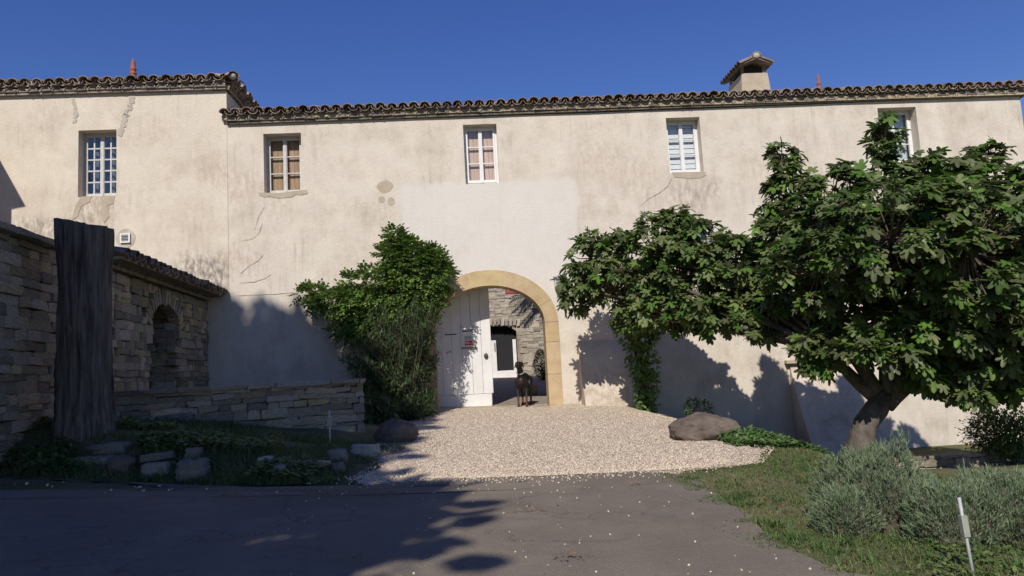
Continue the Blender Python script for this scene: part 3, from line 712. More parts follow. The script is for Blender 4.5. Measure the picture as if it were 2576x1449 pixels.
MB().add([(cm-hw, cy0-.16, ez-.03), (cm, cy0-.16, rz_-.05), (cm+hw, cy0-.16, ez-.03), (cm-hw, cy1+.16, ez-.03), (cm, cy1+.16, rz_-.05), (cm+hw, cy1+.16, ez-.03),
          (cm-hw, cy0-.16, ez), (cm, cy0-.16, rz_-.01), (cm+hw, cy0-.16, ez), (cm-hw, cy1+.16, ez), (cm, cy1+.16, rz_-.01), (cm+hw, cy1+.16, ez)],
         [(0,3,4,1),(1,4,5,2),(6,7,10,9),(7,8,11,10),(0,1,7,6),(1,2,8,7),(3,9,10,4),(4,10,11,5),(0,6,9,3),(2,5,11,8)]).build('cap_slab', M['tile_g'], ch)
sl = atan2(rz_-ez, hw)
for sgn in (-1, 1):
    for k in range(8):
        o = obj('cap_tile', TILE, None, ch); yy = lerp(cy0-.1, cy1+.1, k/7)
        xa = Matrix(((0, -sgn, 0), (1*sgn, 0, 0), (0, 0, 1))).to_4x4()      # tile axis from the edge to the ridge
        o.matrix_local = Matrix.Translation((cm + sgn*(hw+.035), yy, ez - .01)) @ xa @ Matrix.Rotation(sl, 4, 'X') @ Matrix.Diagonal((.92, .9, .92, 1))
for k in range(4):
    o = obj('ridge_tile', TILE, None, ch); o.matrix_local = Matrix.Translation((cm, cy0 - .22 + k*.42, rz_+.01 + .004*k))
bm = bmesh.new(); bmesh.ops.create_uvsphere(bm, u_segments=10, v_segments=7, radius=.1); bmesh.ops.scale(bm, vec=(1,.5,.85), verts=bm.verts); bmesh.ops.translate(bm, vec=(cm, cy0-.17, rz_+.03), verts=bm.verts)
me = bpy.data.meshes.new('mortar_plug'); bm.to_mesh(me); bm.free(); obj('mortar_plug', me, M['mortar_pale'], ch)
def finial(parent, s_, y_, z0, h, r=.05):
    prof = [(0,1.9),(.08,1.7),(.1,1.1),(.22,1.0),(.26,1.35),(.3,1.0),(.42,.95),(.46,1.3),(.5,.9),(.72,.8),(.86,.55),(1,.08)]
    return MB().tube([(s_, y_, z0 + a*h) for a, b in prof], [b*r for a, b in prof], 10).build('finial', M['terracotta'], parent, smooth=True)
fp = fac(2060, 222, 1.2); finial(house, fp[0], 1.2, fp[1]-.12, .5, .045)

# ------------------------------------------------------------------ taller house on the left
lh = thing('left_house', 'taller plastered house end with small-paned window at left', 'house', FM)
ztop_l = lambda s: 7.53
L0, L1 = -14.0, fac(570, 260)[0]
W1 = op((198,329), (293,493), .25)
spots = []
for px, py, r_, st_, c in ((240,530,.8,.9,(.33,.25,.19)), (200,560,.5,.8,(.3,.24,.19)), (250,480,.5,.5,(.4,.32,.25)), (540,430,.6,.6,(.42,.31,.23)), (120,300,.8,.4,(.44,.33,.26)), (520,690,.7,.95,(.16,.14,.13)), (480,670,.5,.9,(.2,.17,.15)), (120,590,.6,.9,(.2,.17,.15)), (60,580,.5,.8,(.2,.17,.15)), (420,330,.6,.35,(.44,.34,.27)), (430,600,.8,.35,(.45,.36,.29)), (560,690,.6,.7,(.2,.17,.15))):
    s_, z_ = fac(px, py); spots.append((s_, z_, r_, st_, c))
M['plaster_l'] = plaster('plaster_left', (.645,.575,.475), (.5,.415,.325), None, spots)
lwall = wall_front(L0, L1, -.5, ztop_l, [W1], seed=5.1).build('wall', M['plaster_l'], lh); lwall.location.y = -.01
mb = MB(); mb.box((L1-.25, -.009, -.5), (L1-.001, 6, 7.5)).box((L0, 5.8, -.5), (L1-.26, 6, 7.5)).box((L0, .02, -.5), (L0+.25, 5.79, 7.5)); mb.build('side_wall', M['plaster_l'], lh)
window(lh, *W1[:4], W1[4]-.025, 5, 2, M['greyp'], M['glass_old'], 'curtain', M['roomgrey'], meeting=.09, label='weathered small-paned casement window', bar=.03)
eave(lh, (L0, -.027, 7.53), (L1+.02, -.027, 7.53), (0,-1,0), rr, spacing=.236)
eave(lh, (L1, -.05, 7.53), (L1, 5, 7.53), (1,0,0), rr, spacing=.236, roofrows=1)
zr2 = 7.78
MB().add([(L0,-.1,zr2),(L1+.1,-.1,zr2),(L1-2.6,2.6,zr2+2.6*pit),(L0,2.6,zr2+2.6*pit),(L1+.1,6,zr2),(L0,6,zr2),(L1-2.6,3.4,zr2+2.6*pit)], [(0,1,2,3),(1,4,6,2),(6,4,5,3,2)]).build('roof', M['tile'], lh)
o = obj('ridge_tile', TILE, None, lh); o.matrix_local = Matrix.Translation((L1+.24, -.27, 7.735)) @ Matrix.Rotation(radians(45), 4, 'Z') @ Matrix.Rotation(radians(6), 4, 'X') @ Matrix.Diagonal((1.2,1.0,1.1,1))
bm = bmesh.new(); bmesh.ops.create_icosphere(bm, subdivisions=2, radius=.07); bmesh.ops.translate(bm, vec=(L1+.2, -.22, 7.74), verts=bm.verts)
me = bpy.data.meshes.new('mortar_lump'); bm.to_mesh(me); bm.free(); obj('mortar_lump', me, M['mortar_pale'], lh)
fp = fac(335, 188, .6); finial(lh, fp[0], .6, fp[1]-.1, .48, .06)
for pts, w in (([(336,236),(330,262),(318,288),(308,312),(304,345)], .1), ([(178,238),(188,258),(191,285),(187,312)], .075)):
    o = ribbon(px_poly(pts), w, rr, .4).build('crack_repair', M['patch_grey'], lwall); o.location.y = .025-.034
cracks(lwall, [[(190,496),(186,520),(178,550)], [(30,345),(60,342),(110,346)]], M['crack'], .012, .01)
for pts in ([(205,495),(232,494),(226,508),(205,520),(196,545),(180,556),(190,520)], [(252,496),(290,493),(286,512),(272,518),(276,545),(262,562),(250,540),(258,520)]):
    o = plate(px_poly(pts), -.008).build('mortar_patch', M['patch'], lwall); o.location.y = .0
vs_, vz_ = fac(317, 600); plate(blob(vs_, vz_, .2, .2, rr, 18, .06), -.009).build('mortar_patch', M['mortar_pale'], lwall)
v = MB()
for a0, a1, b0, b1 in ((-.1,.1,.07,.1), (-.1,.1,-.1,-.07), (-.1,-.07,-.07,.07), (.07,.1,-.07,.07)): v.box((vs_+a0, -.06, vz_+b0), (vs_+a1, -.03, vz_+b1))
vent = v.build('vent', M['white'], lh, label='square white vent grille in the plaster')
MB().box((vs_-.07, -.04, vz_-.07), (vs_+.07, -.034, vz_+.07)).build('vent_back', M['dark'], vent)
for k in range(4): MB().box((vs_-.068, -.055, vz_-.06+k*.034), (vs_+.068, -.045, vz_-.045+k*.034)).build('vent_slat', M['metal'], vent)

# ------------------------------------------------------------------ stone outbuilding with arched doorway, left
dx, dy = -.11/sqrt(1+.0121), 1/sqrt(1+.0121)
OM = Matrix(((dx, -dy, 0, -5.48), (dy, dx, 0, 8.0), (0, 0, 1, 0), (0, 0, 0, 1)))
ob = thing('stone_outbuilding', 'shaded stone outbuilding with arched doorway and tile eave', 'building', OM)
oe = 7.55; dA, dB, dS, dR = 4.35, 5.75, 2.3, .38        # doorway: limits, springing, rise
dc = (dA+dB)/2; dh = (dB-dA)/2
def arch_z(x): return dS + dR*sqrt(max(0, 1 - ((x-dc)/dh)**2)) if abs(x-dc) < dh else -9
mb = MB()
mb.box((1.7, .05, 0), (dA-.02, .5, 3.02)).box((dB+.02, .05, 0), (oe, .5, 3.02)).box((dA-.02, .05, dS+dR+.02), (dB+.02, .5, 3.02))
nA = 12
for k in range(nA):
    x0, x1 = lerp(dA-.02, dB+.02, k/nA), lerp(dA-.02, dB+.02, (k+1)/nA); zz = max(arch_z(x0), arch_z(x1), dS)
    mb.box((x0, .05, zz), (x1, .5, dS+dR+.02))
mb.box((1.7, .5, 0), (dA-.02, 3.5, 2.99)).box((dB+.02, .5, 0), (oe, 3.5, 2.99)).box((dA-.0199, .9, 0), (dB+.0199, 3.5, 2.98))
mb.build('wall', M['mortar'], ob)
av = lambda x, z, w, h: z - h/2 < arch_z(x) + .2 and abs(x-dc) < dh + w/2 + .0 and (z > dS - .1 or abs(x-dc) < dh - w*.1 + .02) or (z > dS-.05 and ((x-dc)/(dh+.26))**2 + ((z-dS)/(dR+.26))**2 < 1)
lay_stones(ob, 1.75, oe, .35, 2.97, -.02, rr, av, .07, .17, .12, .36, cap=290)
for k in range(17):                                      # thin stones set upright over the doorway
    t = lerp(.02, pi-.02, (k+.5)/17); o = obj('arch_stone', rr.choice(STM), None, ob)
    px_, pz_ = dc + cos(t)*(dh+.12), dS + sin(t)*(dR+.13)
    o.matrix_local = Matrix.Translation((px_, .06, pz_)) @ Matrix.Rotation(-(t - pi/2)*.75, 4, 'Y') @ Matrix.Diagonal((.085, .2, .26, 1))
Fr = Matrix(((0, -1, 0, dB+.01), (1, 0, 0, 0), (0, 0, 1, 0), (0, 0, 0, 1)))    # far reveal of the doorway
Fr = Matrix(((0, 1, 0, dB-.03), (1, 0, 0, 0), (0, 0, 1, 0), (0, 0, 0, 1)))
lay_stones(ob, .05, .88, .4, dS+.1, 0, rr, None, .1, .2, .2, .45, depth=.1, F=Fr, name='reveal_stone')
dl = MB().box((dA+.01, .42, .4), (dA+.1, .5, dS+.2)).build('door_frame', M['twig'], ob)
MB().box((dA+.1, .86, .4), (dB-.02, .89, dS+dR)).build('door', M['twig'], ob)
eave(ob, (2.4, -.0, 3.0), (oe-.02, -.0, 3.0), (0,-1,0), rr, genoise=False, spacing=.24, roofrows=2, bare=True, ro=.42)
MB().add([(2.45,-.05,3.1),(oe,-.05,3.1),(oe,3.5,3.75),(2.9,3.5,3.75),(2.45,-.05,3.03),(oe,-.05,3.03),(oe,3.5,3.0),(2.9,3.5,3.0)], [(0,1,2,3),(0,4,5,1),(1,5,6,2),(2,6,7,3),(3,7,4,0),(4,7,6,5)]).build('roof', M['tile'], ob)
# garden wall in front of it, left edge of the picture
gw = thing('stone_wall', 'tall dark stone wall with flat coping left of the stump', 'wall', OM)
MB().box((-1.2, .06, .2), (1.62, .5, 2.98)).build('wall_core', M['mortar'], gw)
lay_stones(gw, -.6, 1.62, .5, 2.97, -.03, rr, None, .06, .15, .14, .45, meshes=STMG + STM[:6], cap=290)
x = -1.2
while x < 1.6:
    w = rr.uniform(.35,.5); o = obj('coping_slab', rr.choice(STMG), None, gw); o.matrix_local = Matrix.Translation((x+w/2, .2, 3.02)) @ Matrix.Rotation(rr.uniform(-.03,.03), 4, 'Y') @ Matrix.Diagonal((w, .66, .085, 1)); x += w
# roofed tower out of the picture on the left, whose corner shades the left house
s5, z5 = fac(66, 521); tip = fw(s5, 0, z5) + SUNV*(2.6/(-SUNV.y))
tw = thing('tower_house', 'plastered tower house with steep tiled roof beyond the outbuilding', 'house', Matrix.Translation((tip.x, tip.y, 0)) @ Matrix.Rotation(radians(14.3), 4, 'Z'))
MB().box((-4.6, .25, 0), (-.18, 4.6, tip.z-.05)).build('wall', M['plaster_l'], tw)
MB().add([(-4.9,0,tip.z),(0,0,tip.z),(0,4.9,tip.z),(-4.9,4.9,tip.z),(-2.45,2.45,tip.z+1.3)], [(0,3,2,1),(0,1,4),(1,2,4),(2,3,4),(3,0,4)]).build('roof', M['tile'], tw)
# ------------------------------------------------------------------ low dry-stone wall in front of the facade, left
a, b = at(262, 1000, 9.75), at(915, 1000, 11.1); d = Vector((b.x-a.x, b.y-a.y, 0)); Ln = d.length; d.normalize()
LM = Matrix(((d.x, -d.y, 0, a.x), (d.y, d.x, 0, a.y), (0, 0, 1, 0), (0, 0, 0, 1)))
lw = thing('low_stone_wall', 'low dry-stone wall of shaded slabs below the plaster', 'wall', LM)
MB().box((0, .07, .2), (Ln, .4, 1.14)).build('wall_core', M['mortar'], lw)
lay_stones(lw, 0, Ln, .3, 1.17, -.02, rr, None, .05, .15, .13, .44, meshes=STMG + STM[:5], depth=.2, cap=290)
x = 0
while x < Ln:
    w = min(rr.uniform(.3,.6), Ln - x + .02); o = obj('coping_slab', rr.choice(STMG), None, lw); o.matrix_local = Matrix.Translation((x+w/2, .17, 1.185)) @ Matrix.Rotation(rr.uniform(-.03,.03), 4, 'Y') @ Matrix.Diagonal((w, .5, .06, 1)); x += w

# ------------------------------------------------------------------ courtyard building seen through the gate
CY = 27.0
cM = Matrix.Translation((0, CY, 0))
def cyp(px, py): p = at(px, py, CY); return p.x, p.z
cb = thing('courtyard_building', 'sunlit rubble stone building across the courtyard', 'building', cM)
M['rubble'] = mat('rubble_wall', (.2,.165,.12), (.4,.345,.275), 3.2, bump=1, bscale=9, detail=9)
(o0, oz1), (o1, oz0) = cyp(1180, 824), cyp(1305, 958)
mb = MB(); mb.box((-5, 0, .3), (o0, .5, 6.2)).box((o1, 0, .3), (6, .5, 6.2)).box((o0, 0, oz1), (o1, .5, 6.2)).box((o0, .45, .3), (o1, .6, oz1))
mb.prism([(o1-.35, oz1+.01), (o1, oz1-.2), (o1+.01, oz1+.01)], .02, .44); mb.build('wall', M['rubble'], cb)
STR = [chamfer_stone(i+80) for i in range(8)]
M['rub2'] = mat('rubble_stone', (.27,.23,.18), (.43,.38,.31), 5, bump=.6, bscale=18, rnd=.3)
for m_ in STR: m_.materials.append(M['rub2'])
cavo = lambda x, z, w, h: (z < oz1 + .15 and o0 - .05 - w/2 < x < o1 + .02 + w/2)
lay_stones(cb, -1.2, 1.8, .7, 4.7, -.03, rr, cavo, .08, .17, .14, .36, meshes=STR, depth=.1, cap=295)
for k in range(14):
    o = obj('arch_stone', rr.choice(STR), None, cb); x = lerp(o0-.05, o1+.1, k/13); o.matrix_local = Matrix.Translation((x, .0, oz1+.08+.06*sin(pi*k/13))) @ Matrix.Rotation((x-(o0+o1)/2)*.22, 4, 'Y') @ Matrix.Diagonal((.1,.16,.24,1))
(f0, fz1), (f1, fz0) = cyp(1238, 856), cyp(1301, 956)
fb = cyp(1270, 932)[1]
dr = MB().box((o0, .15, fz0), (f0+.12, .2, fz1)).box((f1-.1, .15, fb+.001), (f1+.02, .2, fz1)).box((f0+.121, .15, fz0), (f1+.02, .2, fb)).build('door', M['white'], cb, label='white half door across the courtyard')
MB().box((f0+.06, .12, 1.95), (f0+.09, .149, 2.25)).build('door_handle', M['iron'], dr)
MB().box((o0, .3, fz0), (o1, .34, oz1)).build('doorway_dark_panel', M['dark'], cb)  # near-black panel paints the shaded recess under the arch and the dark glass
(r0, rz1), (r1, rz0) = cyp(1268, 690), cyp(1350, 735)
mb = MB().box((r0, -.06, rz0), (r1, -.005, rz0+.1)).box((r0, -.06, rz0+.101), (r0+.07, -.005, rz1)).box((r1-.07, -.06, rz0+.101), (r1, -.005, rz1)).box(((r0+r1)/2-.03, -.06, rz0+.101), ((r0+r1)/2+.03, -.005, rz1)).box((r0+.071, -.05, rz0+.25), ((r0+r1)/2-.031, -.005, rz0+.28))
rw = mb.build('window', M['redpaint'], cb, label='red framed window across the courtyard')
MB().box((r0+.07, -.02, rz0+.1), (r1-.07, -.004, rz1)).build('pane', M['glass_old'], rw)
stp = at(1328, 1000, 19.5)
bm = bmesh.new(); bmesh.ops.create_cube(bm, size=1); bmesh.ops.scale(bm, vec=(.5,.3,.24), verts=bm.verts); bmesh.ops.bevel(bm, geom=list(bm.edges), offset=.02, segments=1, affect='EDGES')
me = bpy.data.meshes.new('stone_step'); bm.to_mesh(me); bm.free()
o = obj('stone_step', me, M['limestone'], label='ochre stone block lying behind the dog', cat='stone'); o.location = (stp.x, stp.y, gz(stp.x, stp.y) + .13)
# ------------------------------------------------------------------ plants: leaf builders
def basis(d, n):
    d = d.normalized(); s = d.cross(n)
    if s.length < 1e-3: s = d.cross(Vector((.3, .9, .2)))
    s.normalize(); return d, s, s.cross(d)
FIG = []
for ang, r in ((0,1.0),(9,.93),(17,.72),(25,.47),(36,.76),(46,.9),(55,.82),(68,.42),(84,.6),(98,.68),(112,.6),(140,.34),(168,.16)): FIG.append((radians(ang), r))
FIGO = [( -a, r) for a, r in FIG[:0:-1]] + FIG
FIGV = [(0., 0., 0.)] + [(sin(a)*r, cos(a)*r, 0) for a, r in FIGO]
def fig_shape(curl, fold):
    out = []
    for x, y, _ in FIGV:
        r2 = x*x + y*y; out.append(Vector((x*(1 - .12*fold), y, -curl*r2*.32 + fold*abs(x)*.35 - .05*sin(6*atan2(x, y+.001)))))
    return out
FIGF = [(0, i+1, i) for i in range(1, len(FIGO))]
FIGSH = [fig_shape(c, f) for c in (.3, .8, 1.3) for f in (.2, .7)]
def blade4(mb, p, d, n, L_, w, bend=.15):           # bent lance leaf, four triangles
    d, s, u = basis(d, n)
    mb.add([p, p + d*L_*.45 + s*w/2 + u*L_*bend*.5, p + d*L_*.45 - s*w/2 + u*L_*bend*.5, p + d*L_], [(0,1,2),(1,3,2)])
def leaf_round(mb, p, d, n, L_, w):
    d, s, u = basis(d, n)
    mb.add([p, p + d*L_*.3 + s*w/2 + u*.04*L_, p + d*L_*.75 + s*w*.38, p + d*L_ - u*.12*L_, p + d*L_*.75 - s*w*.38, p + d*L_*.3 - s*w/2 + u*.04*L_], [(0,1,5),(1,2,4,5),(2,3,4)])
def rv(rr): 
    while True:
        v = Vector((rr.uniform(-1,1), rr.uniform(-1,1), rr.uniform(-1,1)))
        if .05 < v.length < 1: return v.normalized()
def ell(px, py, rx, ry, Y, ryd=None):               # ellipsoid read off the picture, with its own depth radius
    c = at(px, py, Y); k = Y/FPX*1.0; return c, Vector((rx*k, ryd if ryd else (rx + ry)/2*k, ry*k))
def pick(e, rr, inner=.5):
    c, r = e; v = rv(rr); q = rr.random()**.33 if rr.random() < inner else rr.uniform(.82, 1.02)
    return c + Vector((v.x*r.x, v.y*r.y, v.z*r.z))*q, Vector((v.x/r.x, v.y/r.y, v.z/r.z)).normalized()

# ------------------------------------------------------------------ fig tree
rr = random.Random(21)
base = at(2140, 1118, 11.0); base.z = gz(base.x, base.y) - .1
ft = thing('fig_tree', 'large dark green fig tree leaning over the wall at right', 'tree', Matrix.Translation(base))
E = [ell(1450,725,50,70,14.3,.45), ell(1485,650,65,75,14.2,.5), ell(1580,690,100,120,14,.7), ell(1660,640,100,110,13.6,.8), ell(1770,690,130,140,13.2,1.0), ell(1850,680,100,95,12.8,.9),
     ell(1985,640,110,165,12.3,1.0), ell(2080,560,150,150,11.8,1.1), ell(2240,560,170,150,11.4,1.1), ell(2400,560,170,180,11.1,1.2), ell(2560,620,150,200,10.8,1.2), ell(1960,760,120,70,12.3,.8),
     ell(2110,730,150,100,11.6,.9), ell(2290,720,130,90,11.4,.9), ell(2470,850,120,110,10.8,.8), ell(2580,880,90,130,10.8,.8), ell(1965,410,40,62,12.2,.25), ell(2225,345,48,82,11.4,.3), ell(2480,395,55,45,11,.3), ell(2100,840,80,50,11.8,.6), ell(1640,770,90,60,13.8,.6), ell(1860,770,80,60,12.8,.7), ell(2470,970,100,36,10.8,.4), ell(1700,560,70,36,13.4,.4), ell(2330,470,120,80,11.2,.7), ell(2070,860,75,42,10.9,.45), ell(2190,830,100,60,10.5,.6), ell(2340,830,110,75,10.4,.7), ell(2240,600,190,150,10.0,1.0), ell(2430,620,170,190,9.8,1.0), ell(2060,680,130,110,10.8,.9), ell(2560,780,100,150,9.9,.8), ell(1690,785,105,52,13.4,.6), ell(1810,790,85,58,12.7,.6), ell(1930,800,85,58,12.0,.55), ell(1590,790,60,50,14,.4), ell(2400,800,130,90,10.2,.6), ell(2540,950,80,50,10.4,.5), ell(2420,925,70,36,10.5,.4), ell(2690,640,130,260,10.4,1.2), ell(2340,890,70,45,10.8,.4), ell(2680,900,110,120,10.2,.8), ell(2335,945,62,46,10.6,.4), ell(2420,985,80,36,10.5,.4), ell(2075,900,58,42,10.9,.35), ell(2170,885,75,45,10.3,.4), ell(2285,890,75,48,10.3,.4), ell(1985,460,60,45,12.1,.35)]
# limbs
fork = at(2228, 1000, 11.1); low = at(2178, 1065, 11.0)
limbs = {}
def bez(a, b, c, n): return [a.lerp(b, t).lerp(b.lerp(c, t), t) for t in [k/n for k in range(n+1)]]
tr = MB(); T = lambda p: p - base
tr.tube([T(p) for p in (base + Vector((-.05,0,-.25)), base + Vector((0,0,.05)), base.lerp(low,.6), low, low.lerp(fork,.6), fork + Vector((0,0,.05)))], [.27,.22,.175,.155,.16,.13], 16, wob=.4, sd=2)
trunk = tr.build('trunk', M['bark'], ft, smooth=True)
knots = [(at(2090,885,11.4), (2140,960), [0,1,2,3,4,5,20,21,23,32,33,35]), (at(2000,700,12.0), (2130,860), [6,11,16,34,47]), (at(2230,780,11.5), (2225,900), [7,8,12,17,19,24,25,26,28,30,44,45,46]), (at(2420,905,10.9), (2300,950), [14,22,15,37,38,39,40,41,42,43]), (at(2420,700,11.1), (2290,880), [9,13,18,10,27,29,31,36])]
lb = MB(); paths = []
for tip, (mx, my), es in knots:
    m_ = at(mx, my, 11.15); pts = bez(fork - Vector((0,0,.12)), m_, tip, 7); lb.tube([T(p) for p in pts], [lerp(.11, .06, k/7) for k in range(8)], 10, wob=.2, sd=tip.x)
    for ei in es:
        c = E[ei][0]; mid = tip.lerp(c, .5) + Vector((0, 0, .1)) + rv(rr)*.12
        p2 = bez(tip, mid, c, 8); r0 = .06 if ei in (1,2,8,9,6) else .045
        lb.tube([T(p) for p in p2], [lerp(r0, .016, k/8) for k in range(9)], 6, wob=.15, sd=ei); paths.append((ei, pts[3:] + p2))
lb.build('branches', M['bark'], ft, smooth=True)
byE = {ei: p for ei, p in paths}
tw_ = MB(); leaves = []; fruits = []
for ei, e in enumerate(E):
    c, r = e; vol = r.x*r.y*r.z; n = int(6 + 92*(r.x*r.z)**1.0*(1 + .6*min(1, r.y)))
    for _ in range(n):
        p, nrm = pick(e, rr, .45)
        if p.z < gz(p.x, p.y) + .6: continue
        path = byE[ei]; q = min(path, key=lambda a: (a - p).length + .25*max(0, a.z - p.z))
        out = (nrm*.8 + (p - q).normalized()*.6 + Vector((0, -.12, .35))).normalized()
        if (p - q).length < 1.6: tw_.tube([T(q), T(q.lerp(p, .55) - Vector((0,0,.06))), T(p)], [.013, .009, .006], 4, cap=False)
        k = rr.randint(6, 10)
        for j in range(k):
            az = 2.4*j + rr.uniform(-.4,.4); d0, s0, u0 = basis(out, Vector((0,0,1)))
            spread = rr.uniform(.7, 1.35) if j else .3
            d = (d0*cos(spread) + (s0*cos(az) + u0*sin(az))*sin(spread)); 
            st_ = p - out*rr.uniform(0, .14); pet = st_ + d*rr.uniform(.04,.1)
            ld = (d + Vector((0, 0, -rr.uniform(.25, .9)))).normalized(); nn = (Vector((0,0,1))*.8 + d*.8 + Vector((0,-.35,0)) + rv(rr)*.35).normalized()
            leaves.append((pet, ld, nn, rr.uniform(.06, .19), rr.randrange(len(FIGSH))))
        if rr.random() < .22: fruits.append(p - out*.03 + rv(rr)*.04)
def leaf_score(l): return l[3]/(l[0] - EYE).length - .004*max(0, l[0].dot(Vector((0,1,0))) - 11.5)
# the ones that stand outermost towards the viewer are pieces of their own
order = sorted(range(len(leaves)), key=lambda i: -(leaves[i][3]/(leaves[i][0].y) - .02*max(0, leaves[i][0].y - 10.7)))
inview = [i for i in order if abs(leaves[i][0].x/leaves[i][0].y) < .68][:290]; single = set(inview)
fm = []
for sh in FIGSH:
    me = MB().add(sh, FIGF).mesh('leaf', True); me.materials.append(M['figo']); fm.append(me)
cr = MB()
for i, (p, d, n_, L_, k) in enumerate(leaves):
    d, s, u = basis(d, n_); Mx = Matrix(((*s,), (*d,), (*u,))).transposed()
    if i in single:
        o = obj('leaf', fm[k], None, ft); o.matrix_local = Matrix.Translation(T(p)) @ Mx.to_4x4() @ Matrix.Scale(L_, 4)
    else: cr.add([T(p) + Mx @ (v*L_) for v in FIGSH[k]], FIGF)
tw_.build('twigs', M['twig'], ft); cr.build('crown', M['fig'], ft, smooth=True, kind='stuff')
bm = bmesh.new(); bmesh.ops.create_uvsphere(bm, u_segments=8, v_segments=6, radius=.03)
for v in bm.verts: v.co.z *= 1.2; v.co.xy *= 1 - .25*(v.co.z/.036)
fme = bpy.data.meshes.new('fig'); bm.to_mesh(fme); bm.free(); fme.materials.append(M['figfruit']); fme.polygons.foreach_set('use_smooth', [True]*len(fme.polygons))
for p in sorted(fruits, key=lambda p: p.y)[:60]: o = obj('fig', fme, None, ft); o.location = T(p)

# ------------------------------------------------------------------ trumpet vine and oleander left of the gate
rr = random.Random(5)
vb = at(1010, 1050, 15.6); vb.z = gz(vb.x, vb.y) - .05
vi = thing('trumpet_vine', 'bright green trumpet vine with orange flowers beside the arch', 'plant', Matrix.Translation(vb)); T = lambda p: p - vb
VE = [ell(850,755,70,26,15.35,.2), ell(785,735,34,12,15.4,.1), ell(940,722,90,50,15.4,.28), ell(1040,690,95,66,15.4,.32), ell(1085,690,48,58,15.45,.28), ell(1012,642,58,40,15.45,.25), ell(992,603,20,28,15.5,.12), ell(925,790,66,44,15.4,.26), ell(1030,760,80,50,15.4,.3), ell(880,825,38,30,15.4,.2), ell(1000,600,10,22,15.5,.1), ell(1065,640,40,22,15.5,.2)]
mb = MB(); sb = MB()
top = at(1020, 720, 15.5)
for k in range(4): sb.tube([T(p) for p in bez(vb + Vector((.05*k-.1,0,0)), at(1000+10*k, 900, 15.4), top + Vector((.1*k-.2,0,0)), 6)], [.04]*3 + [.03]*4, 6)
for e in VE: sb.tube([T(p) for p in bez(top, top.lerp(e[0], .5) + Vector((0,0,.15)), e[0], 5)], [.02,.018,.015,.012,.01,.008], 5)
flp = []
for e in VE:
    n = int(26 + 620*e[1].x*e[1].z + 90*e[1].x)
    for _ in range(n):
        p, nrm = pick(e, rr, .4); d = (nrm*.7 + Vector((rr.uniform(-.6,.6), -.5, rr.uniform(-.5,.3)))).normalized(); up = (Vector((0,0,1)) + nrm*.7 + rv(rr)*.3).normalized()
        d_, s_, u_ = basis(d, up); Lr = rr.uniform(.16, .26)
        for k in range(5):
            f = (k+.6)/5; q = p + d_*Lr*f - Vector((0,0,1))*.06*f*f
            for sg in ((-1, 1) if k < 4 else (0,)):
                dd = (d_*.5 + s_*sg - Vector((0,0,.25))).normalized() if sg else d_
                leaf_round(mb, T(q), dd, u_, rr.uniform(.065,.1), rr.uniform(.034,.05))
        if rr.random() < .03: flp.append((p + nrm*.06, nrm))
sb.build('stems', M['twig'], vi); mb.build('foliage', M['vine'], vi, kind='stuff')
for p, n_ in flp[:16]:
    d_, s_, u_ = basis((n_ + Vector((0,-.4,-.3))), Vector((0,0,1)))
    for k in range(3):
        q = p + rv(rr)*.03; dd = (d_ + rv(rr)*.4).normalized()
        MB().tube([T(q), T(q + dd*.035), T(q + dd*.055), T(q + dd*.065)], [.005,.009,.012,.022], 6).build('flower', M['flower'], vi)
obp = at(1000, 1060, 14.1); obp.z = gz(obp.x, obp.y) - .03
ol = thing('oleander', 'dense oleander shrub with narrow leaves left of the gate', 'shrub', Matrix.Translation(obp)); T = lambda p: p - obp
mb = MB(); sb = MB()
tips = []
OE = [(ell(995,850,95,90,14.6,.5), 150), (ell(895,885,40,45,14.0,.35), 26), (ell(1060,800,45,60,15.0,.3), 60), (ell(985,970,100,80,14.1,.6), 130), (ell(1065,965,34,60,14.6,.35), 36), (ell(1000,1030,90,35,13.6,.5), 80), (ell(915,960,50,60,13.6,.45), 40), (ell(1072,885,38,60,15.0,.3), 44), (ell(940,1030,60,40,12.6,.4), 50), (ell(1075,1020,30,40,14.2,.3), 20)]
for e, n in OE:
    for _ in range(n): tips.append(pick(e, rr, .5))
for p, nrm in tips:
    b = obp + Vector((rr.gauss(0,.2), rr.gauss(0,.16), .05)); m_ = b.lerp(p, .55); m_.x = lerp(b.x, p.x, .35); m_.y = lerp(b.y, p.y, .35)
    pts = bez(b, m_, p, 6); sb.tube([T(q) for q in pts], [.011,.01,.009,.008,.006,.005,.004], 4, cap=False)
    for k in range(34):
        f = 1 - rr.random()**1.6*.6; i = min(5, int(f*6)); q = pts[i].lerp(pts[i+1], f*6 - i); ax = (pts[i+1] - pts[i]).normalized(); d0, s0, u0 = basis(ax, Vector((0,-1,.2))); az = rr.uniform(0, 2*pi); sp = rr.uniform(.45, 1.5)
        d = ax*cos(sp) + (s0*cos(az) + u0*sin(az))*sin(sp)
        blade4(mb, T(q), d - Vector((0,0,.15)), Vector((0,0,1)) + rv(rr)*.4, rr.uniform(.11,.18), rr.uniform(.017,.027), -.05)
sb.build('stems', M['stem'], ol); mb.build('foliage', M['oleander'], ol, kind='stuff')
